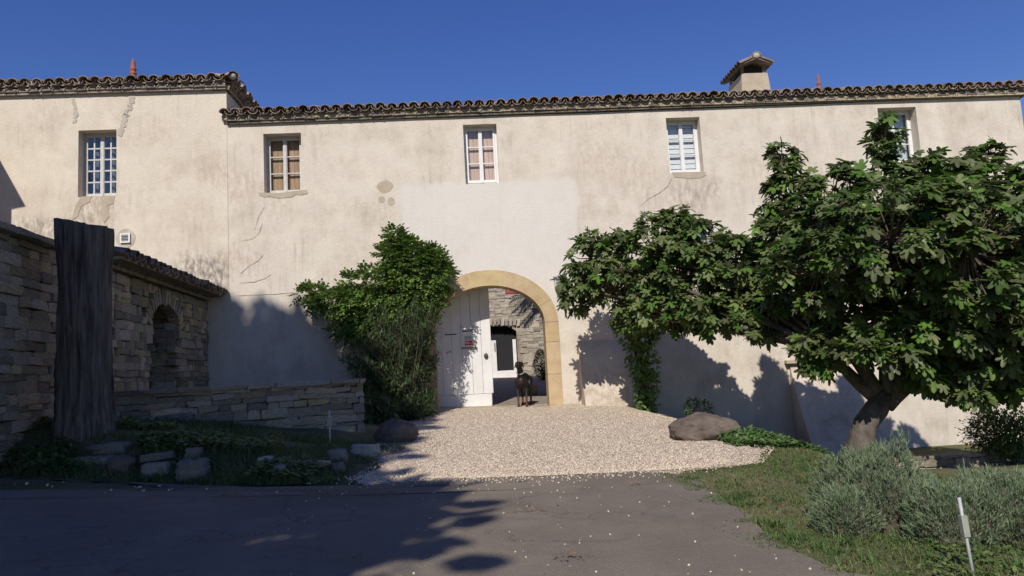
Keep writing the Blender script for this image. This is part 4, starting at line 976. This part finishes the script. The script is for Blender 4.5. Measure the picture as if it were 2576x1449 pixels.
# creeper over the buttress
cbp = at(1612, 1040, 15.2); cbp.z = gz(cbp.x, cbp.y) - .05
cp = thing('wall_creeper', 'yellow-green creeper hanging over the buttress under the fig', 'plant', Matrix.Translation(cbp)); T = lambda p: p - cbp
mb = MB(); sb = MB()
CE = [ell(1545,715,44,32,14.9,.25), ell(1588,765,58,64,14.9,.35), ell(1602,835,56,52,15,.35), ell(1615,905,44,55,15.1,.3), ell(1624,975,34,70,15.2,.28), ell(1626,1030,24,30,15.2,.25), ell(1640,800,44,52,15.1,.3)]
for e in CE:
    sb.tube([T(p) for p in bez(cbp, at(1625,930,15.3), e[0], 6)], .03, 6)
    for _ in range(int(60 + 1700*e[1].x*e[1].z)):
        p, nrm = pick(e, rr, .5); d = (nrm*.4 + Vector((rr.uniform(-.6,.6), -.4, rr.uniform(-.9,0)))).normalized(); up = (nrm + Vector((0,-.3,.6)) + rv(rr)*.3)
        for k in (-1, 0, 1): leaf_round(mb, T(p), d + basis(d, up)[1]*k*.7, up, rr.uniform(.05,.09), rr.uniform(.035,.05))
sb.build('stems', M['stem'], cp); mb.build('foliage', M['creeper'], cp, kind='stuff')

# ------------------------------------------------------------------ lavender
rr = random.Random(31)
def lavender(label, c, r, h, n, sd):
    c = Vector((c[0], c[1], gz(c[0], c[1])-.02)); t = thing('lavender_bush', label, 'bush', Matrix.Translation(c), 'lavender bushes by the road')
    bm = bmesh.new(); bmesh.ops.create_icosphere(bm, subdivisions=3, radius=1)
    for v in bm.verts: v.co = Vector((v.co.x*r*.8, v.co.y*r*.8, max(-.02, v.co.z*h*.8)))*(1 + .18*mnoise.noise(v.co*3 + Vector((sd,0,0))))
    me = bpy.data.meshes.new('woody_core'); bm.to_mesh(me); bm.free(); obj('woody_core', me, M['lavcore'], t)
    mb = MB()
    for _ in range(n):
        v = rv(rr); v.z = abs(v.z)*.95 + .02; lump = 1 + .34*mnoise.noise(v*2.6 + Vector((sd, 1, 0))) + .2*mnoise.noise(v*6 + Vector((sd, 5, 0)))
        if v.z < .2 and rr.random() < .55: continue
        p = Vector((v.x*r, v.y*r, v.z*h))*(lump*rr.uniform(.78, .97)); d = (v*.7 + Vector((0,0,.75)) + rv(rr)*.28).normalized(); L_ = rr.uniform(.035,.07)
        for k in range(5): blade4(mb, p + d*L_*.16*k, d + rv(rr)*.55, Vector((0,-1,.3)) + rv(rr), L_*rr.uniform(.5,.8), .0055, .1)
    mb.build('foliage', M['lav'], t, kind='stuff'); sm = MB()
    for _ in range(int(n/90)):
        v = rv(rr); v.z = abs(v.z)*.6 + .1; p = Vector((v.x*r, v.y*r, v.z*h)); sm.tube([p*.5, p*.9, p*rr.uniform(1.05, 1.25) + Vector((0,0,.04))], [.004,.003,.0015], 4, cap=False)
    sm.build('dry_stems', M['twig'], t); return t
lavender('grey-green lavender bush in front of the fig trunk', (2.24,4.95), .37, .46, 4200, 1)
lavender('wide lavender bush at the right edge behind the stake', (2.8,4.55), .42, .36, 4400, 7)
lavender('low dark lavender clump nearest the grass verge', (1.95,4.72), .18, .28, 1500, 13)
lavender('small lavender clump between the two larger bushes', (2.42,4.45), .24, .34, 1900, 19)

# ------------------------------------------------------------------ grass, ground cover, shrubs
def grass(name, label, n, region, hfun, matn, sd, w=.006):
    rr = random.Random(sd); mb = MB(); k = 0
    while k < n:
        q = region(rr)
        if q is None: continue
        x, y = q; z = gz(x, y) - .005; h = hfun(x, y, rr); a = rr.uniform(0, 2*pi); fl = rr.uniform(.2,1.6); d = Vector((cos(a)*fl, sin(a)*fl, 1)).normalized(); s = Vector((-sin(a), cos(a), 0)); p = Vector((x, y, z)); ww = w*rr.uniform(.6,1.4)
        tip = p + d*h + Vector((cos(a), sin(a), -.4))*h*rr.uniform(0,.4)
        mb.add([p - s*ww/2, p + s*ww/2, p + d*h*.55 + s*ww*.35, p + d*h*.55 - s*ww*.35, tip], [(0,1,2,3),(3,2,4)]); k += 1
    return mb.build(name, M[matn], label=label, kind='stuff')
def reg_right(rr):
    y = rr.uniform(3.1, 9.0); x = rr.uniform(1.2, 4.8); lim = road_r(y) + .06*nz(y*3, 5)
    if y > 6.95: lim = max(lim, drive_r(y) - .05)
    if x < lim + abs(rr.gauss(0,.12)) - .06: return None
    if mnoise.noise(Vector((x*.9, y*.9, 4))) > .22 + .3*rr.random() and 5.4 < y < 7.4: return None
    return x, y
grass('verge_grass', 'patchy dry and green grass along the right verge', 62000, reg_right, lambda x, y, r_: r_.uniform(.012,.045) + (.04 if y < 4.6 and x > 1.9 else 0)*r_.random()**2, 'grass', 1, .006)
TUFT = [(random.Random(91+k).uniform(1.45, 4.2), random.Random(191+k).uniform(3.2, 7.6)) for k in range(150)]
def reg_tuft(rr):
    cx, cy = rr.choice(TUFT); x, y = cx + rr.gauss(0, .035), cy + rr.gauss(0, .035)
    if x < road_r(y) - .05 or (y > 6.95 and x < drive_r(y)): return None
    return x, y
grass('verge_tufts', 'taller green grass tufts on the right verge', 5200, reg_tuft, lambda x, y, r_: r_.uniform(.04,.1), 'cover', 11, .006)
def reg_edge(rr):
    y = rr.uniform(3.6, 7.1); x = road_r(y) + rr.gauss(-.03, .07)
    if mnoise.noise(Vector((x*2, y*2.5, 14))) < 0: return None
    return x, y
grass('edge_weeds', 'thin grass creeping over the asphalt edge', 2600, reg_edge, lambda x, y, r_: r_.uniform(.015,.05), 'grass', 12, .006)
def reg_left(rr):
    x = rr.uniform(-6.2, -1.45); y = edge_y(x) + .05 + 2.9*rr.random()**1.3
    if x > -1.75 and y < 8.3: return None
    if mnoise.noise(Vector((x*1.2, y*1.2, 9))) > .28: return None
    return x, y
grass('bank_grass', 'shaded green grass on the bank below the low wall', 24000, reg_left, lambda x, y, r_: r_.uniform(.03,.12), 'grass', 2, .008)
def ground_cover(name, label, n, region, sd, size, matn='cover', hmax=.1):
    rr = random.Random(sd); mb = MB(); k = 0
    while k < n:
        q = region(rr)
        if q is None: continue
        x, y = q; p = Vector((x, y, gz(x, y) + hmax*rr.random()*(.5 + .5*nz(x, y, 2, 4)))); d = Vector((rr.uniform(-1,1), rr.uniform(-1,1), rr.uniform(-.1,.5)))
        leaf_round(mb, p, d, Vector((0,-.2,1)) + rv(rr)*.3, size*rr.uniform(.6,1.3), size*.7*rr.uniform(.7,1.2)); k += 1
    return mb.build(name, M[matn], label=label, kind='stuff')
def reg_cover(rr):
    x = rr.uniform(2.35, 3.5); y = rr.uniform(7.6, 10.2); f = (x-2.35)/2.2
    if abs(y - (9.15 - .8*f)) > .62*(1 - .3*f) + .15*nz(x, y, 0, 3): return None
    return x, y
ground_cover('ground_cover', 'bright green creeping ground cover beside the boulder', 4200, reg_cover, 3, .05, hmax=.14)
def reg_weeds(rr):
    x = rr.uniform(-6.3, -2.0); y = edge_y(x) + .15 + 1.5*rr.random()
    if mnoise.noise(Vector((x*1.1, y*1.4, 19))) < .02: return None
    return x, y
ground_cover('bank_weeds', 'dark green leafy weeds among the bank stones', 5200, reg_weeds, 4, .055, 'shrub', .16)
def reg_front(rr):
    x = rr.uniform(1.75, 3.6); y = rr.uniform(3.2, 4.5)
    if x < 1.75 + .5*(y - 3.2) - .2*rr.random(): return None
    return x, y
ground_cover('corner_weeds', 'leafy weeds in the bottom right corner', 2600, reg_front, 6, .03, 'shrub', .08)
def shrub(name, label, e, n, base_z, sz, matn='shrub', group=None, sd=1, jit=.05):
    rr = random.Random(sd); b = Vector((e[0].x, e[0].y, base_z)); t = thing(name, label, 'shrub', Matrix.Translation(b), group); mb = MB(); sb = MB()
    for k in range(14):
        p, _ = pick(e, rr, 1); sb.tube([Vector((rr.gauss(0,.05), rr.gauss(0,.05), 0)), (p-b)*.5 + Vector((0,0,.08)), p-b], [.014,.01,.005], 5)
    for _ in range(n):
        p, nrm = pick(e, rr, .55)
        p = p + rv(rr)*jit*rr.random() + Vector((0, 0, .8*jit*mnoise.noise(p*3)))
        if p.z < base_z: continue
        leaf_round(mb, p - b, nrm + rv(rr)*.7, Vector((0,0,1)) + nrm*.5 + rv(rr)*.4, sz*rr.uniform(.6,1.3), sz*.5)
    sb.build('stems', M['twig'], t); mb.build('foliage', M[matn], t, kind='stuff'); return t
e = ell(2525,1092,75,50,11.5,.5); shrub('garden_shrub', 'small dark shrub with yellowish tips at the right edge', e, 6000, gz(e[0].x, e[0].y)-.02, .05, sd=3, jit=.22)
e = ell(1755,1030,34,26,14.6,.2); shrub('garden_shrub', 'small tuft of leaves at the wall foot behind the boulder', e, 500, gz(e[0].x, e[0].y)-.02, .06, sd=4)
e = ell(1366,918,24,36,25,.4); shrub('courtyard_bush', 'leafy bush at the right of the courtyard', e, 1400, gz(e[0].x, e[0].y)-.02, .07, sd=5)
# drooping tree inside the courtyard, above the view through the arch
rr = random.Random(8); cbase = Vector((2.3, 24.3, gz(2.3, 24.3))); ct = thing('courtyard_tree', 'drooping courtyard tree whose shadow falls on the rubble wall', 'tree', Matrix.Translation(cbase)); crown_c = Vector((.95, 24.1, 6.55)) - cbase
MB().tube([(0,0,-.2), (-.1,0,2), (-.6,-.1,4), crown_c], [.16,.13,.1,.06], 8).build('trunk', M['bark'], ct, smooth=True); mb = MB()
for k in range(75):
    a = rr.uniform(0, 2*pi); v = Vector((cos(a), sin(a)*.7, rr.uniform(-.1,.5))); Lf = rr.uniform(.9, 1.6); st = crown_c + rv(rr)*.35
    for j in range(16):
        f = j/15; q = st + v*Lf*f - Vector((0,0,1))*Lf*.55*f*f
        for sg in (-1, 1): blade4(mb, q, v*.6 + Vector((-v.y, v.x, 0))*sg*.5 - Vector((0,0,.7)), Vector((0,0,1)) + rv(rr)*.3, .26, .05, 0)
mb.build('crown', M['shade_leaf'], ct, kind='stuff')
# tall tree behind the viewer, whose shade covers the left of the picture
def shade_tree(label, u, PR, n, sd):
    rr = random.Random(sd); b = Vector((u - 4.4, -4.0, 0)); t = thing('tall_tree', label, 'tree', Matrix.Translation(b), 'trees behind the road'); zt = PR[0][-1]
    MB().tube([(0,0,-.3),(0,0,1),(.1,0,zt*.4),(0,.1,zt*.75),(0,0,zt-1.5)], [.5,.4,.28,.14,.03], 10, wob=.15).build('trunk', M['stump'], t, smooth=True); mb = MB(); rm = max(PR[1])
    for k in range(n):
        z = rr.uniform(PR[0][0], zt); rad = interp(z, *PR)*(1 + .06*nz(z*1.3, k % 7, 0, 1)); a = rr.uniform(0, 2*pi); q = sqrt(rr.random())
        if rr.random() > (rad/rm)**1.5 + .1: continue
        leaf_round(mb, Vector((cos(a)*rad*q, sin(a)*rad*q, z)), rv(rr), rv(rr), rr.uniform(.3,.55), rr.uniform(.25,.42))
    mb.build('crown', M['shade_leaf'], t, kind='stuff')
shade_tree('taller narrow tree behind the road at left', -5.0, ([3, 5, 16, 17.4, 18.2, 18.7, 18.9], [2.2, 3.2, 3.1, 2.8, 2.3, 1.7, 1.0]), 24000, 17)
shade_tree('broader lower tree behind the road', -2.2, ([2.6, 4, 7.2, 8.7, 9.2, 9.7, 10.8, 13.1, 15.6, 16.2], [2.2, 3.7, 4.3, 4.0, 3.5, 2.7, 2.5, 1.9, 1.2, .5]), 19000, 18)

rr = random.Random(44); wp = gnd(2095, 1335); wt = thing('verge_weed', 'pale broad-leaved weed rosette below the lavender', 'plant', Matrix.Translation(wp))
for k in range(11):
    a_ = 2*pi*k/11 + rr.uniform(-.2,.2); mb = MB(); leaf_round(mb, Vector((0,0,.01)), Vector((cos(a_), sin(a_), rr.uniform(.25,.9))), Vector((0,0,1)), rr.uniform(.07,.12), .035); mb.build('leaf', M['lav'], wt)
# ------------------------------------------------------------------ stump, boulders, bank stones
sp = Vector((-4.86, 8.58, 0)); sz = gz(sp.x, sp.y)
prof = [(-.15,.33),(.03,.315),(.15,.298),(.35,.285),(.6,.28),(.9,.27),(1.2,.265),(1.5,.265),(1.8,.27),(2.05,.285),(2.2,.292),(2.32,.285)]
seg = 96; vs = []; hs_ = [h for h, r in prof]; rs_ = [r for h, r in prof]
prof = [(h, interp(h, hs_, rs_)) for h in [-.15 + .05*k for k in range(50)]]
def ridge(v): return 1 - abs(2*mnoise.noise(v))
for i, (h, r) in enumerate(prof):
    for k in range(seg):
        th = 2*pi*k/seg; cx_, sy_ = cos(th), sin(th); tw2 = .25*mnoise.noise(Vector((cx_, sy_, h*.8)))
        q = r*(1 + .1*mnoise.noise(Vector((cx_*1.5, sy_*1.5, h*.9))) + .12*(ridge(Vector((cos(th+tw2)*6, sin(th+tw2)*6, h*.9))) - .6) + .03*mnoise.noise(Vector((cx_*14, sy_*14, h*3))) + (.12*max(0, cos(3*th + .6))*max(0, .4-h)))
        zz = h if i < len(prof)-1 else h + .02 - .06*cx_ + .05*mnoise.noise(Vector((cx_*4, sy_*4, 0)))
        vs.append((cx_*q - .02*h, sy_*q, zz))
fs = [(i*seg+k, i*seg+(k+1)%seg, (i+1)*seg+(k+1)%seg, (i+1)*seg+k) for i in range(len(prof)-1) for k in range(seg)]
n0 = len(vs); vs.append((-.05, 0, 2.33)); fs += [((len(prof)-1)*seg+k, (len(prof)-1)*seg+(k+1)%seg, n0) for k in range(seg)]
stp_ = thing('tree_stump', 'tall sawn-off grey tree trunk standing before the stone wall', 'tree stump', Matrix.Translation((sp.x, sp.y, sz)))
MB().add(vs, fs).build('trunk', M['stump'], stp_, smooth=True)
kn = at(228, 835, 8.3) - Vector((sp.x, sp.y, sz))
bm = bmesh.new(); bmesh.ops.create_uvsphere(bm, u_segments=14, v_segments=8, radius=.06); bmesh.ops.scale(bm, vec=(.7,.3,1.4), verts=bm.verts); bmesh.ops.translate(bm, vec=(-.06, -.255, 1.08), verts=bm.verts)
me = bpy.data.meshes.new('knot'); bm.to_mesh(me); bm.free(); obj('knot', me, M['bark'], stp_)
def rock(name, label, px, py, wpx, hpx, matn, sd, deep=.8, cat='rock', group=None, flat=.0, sub=4, ang=0., sink=.15, rough_=.25, fine=.1):
    p = gnd(px, py); k = p.y/FPX; w, h = wpx*k, hpx*k
    bm = bmesh.new(); bmesh.ops.create_icosphere(bm, subdivisions=sub, radius=.5)
    for v in bm.verts:
        u = v.co.normalized(); f = 1 + rough_*mnoise.noise(u*1.5 + Vector((sd, 0, 0))) + rough_*.4*mnoise.noise(u*4 + Vector((sd, 3, 0)))
        f += fine*mnoise.noise(u*9 + Vector((sd, 7, 0))) + fine*.4*mnoise.noise(u*22 + Vector((sd, 1, 0)))
        if flat: m_ = max(abs(u.x), abs(u.y), abs(u.z)); f *= lerp(1, .82/m_, flat)
        v.co = Vector((u.x*w*f*.5, u.y*w*deep*f*.5, u.z*h*f*(.5 + sink)))
    me = bpy.data.meshes.new(name); bm.to_mesh(me); bm.free(); me.polygons.foreach_set('use_smooth', [True]*len(me.polygons))
    o = obj(name, me, M[matn], None, label, cat, group); o.location = (p.x, p.y + w*deep*.3, gz(p.x, p.y) + h*(.5 - sink)); o.rotation_euler.z = ang; return o
rock('boulder', 'large smooth brown boulder at the right of the drive', 1780, 1110, 180, 64, 'boulder', 1, .7, rough_=.2, sub=5, fine=.05)
rock('boulder', 'rounded grey boulder under the oleander', 993, 1115, 104, 56, 'boulder', 4, .75, rough_=.16, sub=5, fine=.05)
G = 'stones edging the left bank'
rock('bank_stone', 'pale jagged stone at the tip of the grassy bank', 915, 1150, 86, 34, 'rockpale', 2, .5, 'stone', G, .6, ang=-.2)
rock('bank_stone', 'rounded grey stone beside the pale jagged one', 846, 1160, 56, 30, 'rockgrey', 7, .7, 'stone', G, .5)
rock('bank_stone', 'flat blue-grey block at the road edge', 388, 1196, 80, 32, 'rockgrey', 9, .5, 'stone', G, .95)
rock('bank_stone', 'largest square grey block at the road edge', 480, 1206, 88, 50, 'rockgrey', 12, .6, 'stone', G, .9)
rock('bank_stone', 'small block lying on top of the largest square block', 484, 1152, 48, 26, 'rockgrey', 15, .6, 'stone', G, .9)
rock('bank_stone', 'small pale stone left of the stake in the grass', 664, 1172, 40, 24, 'rockpale', 18, .7, 'stone', G, .5)
rock('bank_stone', 'long pale slab lying below the stump', 270, 1140, 110, 26, 'rockgrey', 22, .4, 'stone', G, .6)
rock('bank_stone', 'pale stone at the left picture edge', 18, 1118, 60, 24, 'rockpale', 25, .6, 'stone', G, .5)
rock('bank_stone', 'broken brownish stone between slab and square blocks', 300, 1188, 70, 40, 'boulder', 28, .6, 'stone', G, .6)
rock('bank_stone', 'small grey stone at the foot of the bank tip', 850, 1190, 34, 26, 'rockgrey', 33, .7, 'stone', G, .5)
rock('bank_stone', 'small stone in the grass right of the square blocks', 700, 1190, 34, 20, 'rockgrey', 36, .7, 'stone', G, .5)
# low walls of the sunken garden at right
def edging(name, label, a, b, h, sd, keep=1.):
    d = Vector((b.x-a.x, b.y-a.y, 0)); Ln = d.length; d.normalize(); zb = min(gz(a.x, a.y), gz(b.x, b.y)) - .1
    t = thing(name, label, 'wall', Matrix(((d.x, -d.y, 0, a.x), (d.y, d.x, 0, a.y), (0, 0, 1, zb), (0, 0, 0, 1))))
    if keep == 1: MB().box((.05, .06, -.3), (Ln-.05, .2, h-.04)).build('wall_core', M['mortar'], t)
    rk = random.Random(sd+50)
    lay_stones(t, 0, Ln, -.1, h, 0, random.Random(sd), (lambda x, z, w, hh: rk.random() > keep) if keep < 1 else None, .06, .12, .15, .5, meshes=STMG, depth=.24); return t
edging('stone_edging', 'low broken stone edging along the road below the left bank', Vector((-5.3, 8.2, 0)), Vector((-3.6, 7.62, 0)), .27, 8, .55)
edging('stone_edging', 'short low stone edging under the slim stake', Vector((-3.1, 7.6, 0)), Vector((-1.95, 7.75, 0)), .2, 9, .5)
edging('stone_edging', 'low rough stone edging in shade behind the boulder', Vector((2.55, 11.2, 0)), Vector((5.0, 11.9, 0)), .34, 3)
edging('stone_edging', 'low stone edging along the shaded garden at far right', Vector((5.4, 11.3, 0)), Vector((9.0, 11.5, 0)), .3, 4)

# ------------------------------------------------------------------ stakes, lamp
def stake(label, p, h, r, tilt, plate_m):
    t = thing('metal_stake', label, 'stake', Matrix.Translation(p) @ Matrix.Rotation(tilt, 4, 'Y')); 
    MB().tube([(0,0,-.1), (0,0,h)], r, 10).build('post', M['metal'], t, smooth=True)
    MB().box((-r*1.9, -r*1.9, h*.5), (r*1.9, r*1.9, h*.5 + h*.27)).build('sleeve', plate_m, t)
    MB().tube([(0,0,h+.0005), (0,0,h+.012)], r*.8, 10).build('cap', M['iron'], t)
M['sleeve'] = mat('sleeve_plastic', (.36,.37,.3), (.28,.29,.24), 12, rough=.5)
M['paledirt'] = mat('sleeve_wood', (.3,.28,.22), (.4,.37,.3), 9)
stake('slim pale stake standing in the grass before the low wall', gnd(830, 1115), .4, .011, 0, M['paledirt'])
stake('shiny metal stake with olive sleeve at bottom right', gnd(2448, 1449), .375, .0078, -.07, M['sleeve'])
ls, lz = fac(1409, 713, -.1); lt = thing('wall_lamp', 'small grey wall lamp beside the top of the arch', 'lamp', FM @ Matrix.Translation((ls, 0, lz)))
MB().box((-.12, -.19, -.1), (.12, -.03, .12)).build('lamp_body', M['greyp'], lt)
MB().box((-.14, -.21, .121), (.14, -.02, .15)).build('lamp_lid', M['metal'], lt)
MB().box((-.05, -.029, -.08), (.05, .01, .08)).build('wall_bracket', M['iron'], lt)
for k in range(3): MB().box((-.1, -.193, -.07 + k*.06), (.1, -.1905, -.045 + k*.06)).build('lamp_louvre', M['iron'], lt)

# ------------------------------------------------------------------ leaf litter
rr = random.Random(77); mb = MB()
def litter(px, py, n, sx_, sy_, s):
    c = gnd(px, py)
    for _ in range(n):
        x, y = c.x + rr.gauss(0, sx_), c.y + rr.gauss(0, sy_); p = Vector((x, y, max(gz(x, y), gbase(x, y)) + .026 + rr.random()*.01)); leaf_round(mb, p, Vector((rr.uniform(-1,1), rr.uniform(-1,1), rr.uniform(-.1,.2))), Vector((0,0,1)) + rv(rr)*.25, s*rr.uniform(.5,1.3), s*.4)
for a in ((1030,1130,130,.25,.5,.035), (1120,1090,60,.4,.6,.03), (960,1160,60,.15,.4,.035), (880,1245,130,.35,.14,.035), (1600,1225,26,.07,.06,.03), (1345,1290,30,.09,.05,.03), (1430,1408,26,.05,.04,.03), (860,1412,60,.16,.08,.03), (2050,1240,50,.25,.35,.03), (1700,1085,30,.5,.3,.03), (1900,1180,30,.3,.3,.03), (560,1225,60,.7,.1,.03), (1850,1330,20,.15,.15,.025), (1160,1420,12,.3,.2,.02)): litter(*a)
mb.build('leaf_litter', M['litter'], label='brown fallen leaves scattered on drive and road', kind='stuff')

# ------------------------------------------------------------------ dog in the gateway
def dog_extra(nt, co, col):
    N = nt.nodes; L = nt.links; sx_ = N.new('ShaderNodeSeparateXYZ'); L.new(co, sx_.inputs[0]); z = sx_.outputs[2]; y = sx_.outputs[1]
    n = node_math(nt, 'MULTIPLY', node_noise(nt, co, 9, 3), .1)
    f = node_map(nt, node_math(nt, 'ADD', z, n), .2, .31, 1, 0)
    mz = node_math(nt, 'MULTIPLY', node_map(nt, y, -.47, -.43, 1, 0), node_map(nt, z, .8, .83, 1, 0))
    f = node_math(nt, 'MAXIMUM', f, mz)
    ch = N.new('ShaderNodeVectorMath'); ch.operation = 'DISTANCE'; L.new(co, ch.inputs[0]); ch.inputs[1].default_value = (0, -.33, .52)
    f = node_math(nt, 'MAXIMUM', f, node_map(nt, ch.outputs['Value'], .04, .07, .4, 0))
    return node_mix(nt, f, (.01,.0095,.01), (.1,.036,.018))
M['dog'] = mat('dog_coat', (.02,.02,.02), None, rough=.45, spec=.4, extra=dog_extra)
def capsule(bm, a, b, ra, rb, sx_=1.):
    a, b = Vector(a), Vector(b); n = 7
    for k in range(n+1):
        f = k/n; r = lerp(ra, rb, f); Mx = Matrix.Translation(a.lerp(b, f)) @ Matrix.Diagonal((r*sx_, r, r, 1)); bmesh.ops.create_icosphere(bm, subdivisions=2, radius=1, matrix=Mx)
bm = bmesh.new()
for a, b, ra, rb, s in (((0,-.2,.53),(0,0,.53),.14,.13,.82), ((0,0,.53),(0,.24,.57),.13,.095,.85), ((0,.24,.57),(0,.37,.57),.095,.11,.9), ((0,-.2,.6),(0,.3,.62),.085,.07,.9), ((0,-.24,.62),(-.01,-.33,.8),.095,.062,.85),
        ((-.01,-.35,.855),(-.01,-.38,.85),.07,.066,.95), ((-.015,-.4,.84),(-.03,-.53,.81),.045,.032,.95), ((-.015,-.4,.82),(-.03,-.5,.785),.032,.02,1), ((0,.44,.61),(.01,.52,.66),.025,.015,1)): capsule(bm, a, b, ra, rb, s)
for sg in (-1, 1):
    capsule(bm, (.06*sg-.01,-.335,.895), (.095*sg-.01,-.34,.8), .026, .018, .6)
    capsule(bm, (.085*sg,-.2,.5), (.09*sg,-.14,.38), .075, .048); capsule(bm, (.09*sg,-.14,.38), (.085*sg,-.19,.19), .045, .027); capsule(bm, (.085*sg,-.19,.19), (.085*sg,-.205,.05), .026, .024); capsule(bm, (.085*sg,-.21,.03), (.085*sg,-.26,.022), .034, .026)
    capsule(bm, (.085*sg,.36,.53), (.1*sg,.25,.36), .1, .06, .75); capsule(bm, (.1*sg,.25,.36), (.09*sg,.43,.2), .055, .03); capsule(bm, (.09*sg,.43,.2), (.09*sg,.41,.05), .028, .024); capsule(bm, (.09*sg,.4,.03), (.09*sg,.35,.022), .033, .026)
me = bpy.data.meshes.new('dog'); bm.to_mesh(me); bm.free()
dp = gnd(1319, 1027); dpz = .452
dog = obj('dog', me, M['dog'], None, 'black and tan dog standing in the open gateway', 'dog'); dog.location = (dp.x, 16.35, dpz if False else max(.455, gz(dp.x, 16.35) + .021)); dog.rotation_euler.z = radians(-9); dog.scale = (1.03,)*3
md = dog.modifiers.new('remesh', 'REMESH'); md.mode = 'VOXEL'; md.voxel_size = .012; md.use_smooth_shade = True
md = dog.modifiers.new('smooth', 'SMOOTH'); md.factor = .5; md.iterations = 4
bm = bmesh.new()
for sg in (-1, 1): bmesh.ops.create_uvsphere(bm, u_segments=8, v_segments=6, radius=.011, matrix=Matrix.Translation((.035*sg-.015, -.42, .865)))
me = bpy.data.meshes.new('eyes'); bm.to_mesh(me); bm.free(); obj('eyes', me, M['iron'], dog)
bm = bmesh.new(); bmesh.ops.create_uvsphere(bm, u_segments=8, v_segments=6, radius=.018, matrix=Matrix.Translation((-.032, -.555, .82)))
me = bpy.data.meshes.new('nose'); bm.to_mesh(me); bm.free(); obj('nose', me, M['dark'], dog)
MB().tube([(cos(2*pi*k/16)*.078-.005, -.275 + sin(2*pi*k/16)*.092, .70 + .045*sin(2*pi*k/16)) for k in range(17)], .009, 6).build('collar', M['metal'], dog, smooth=True)
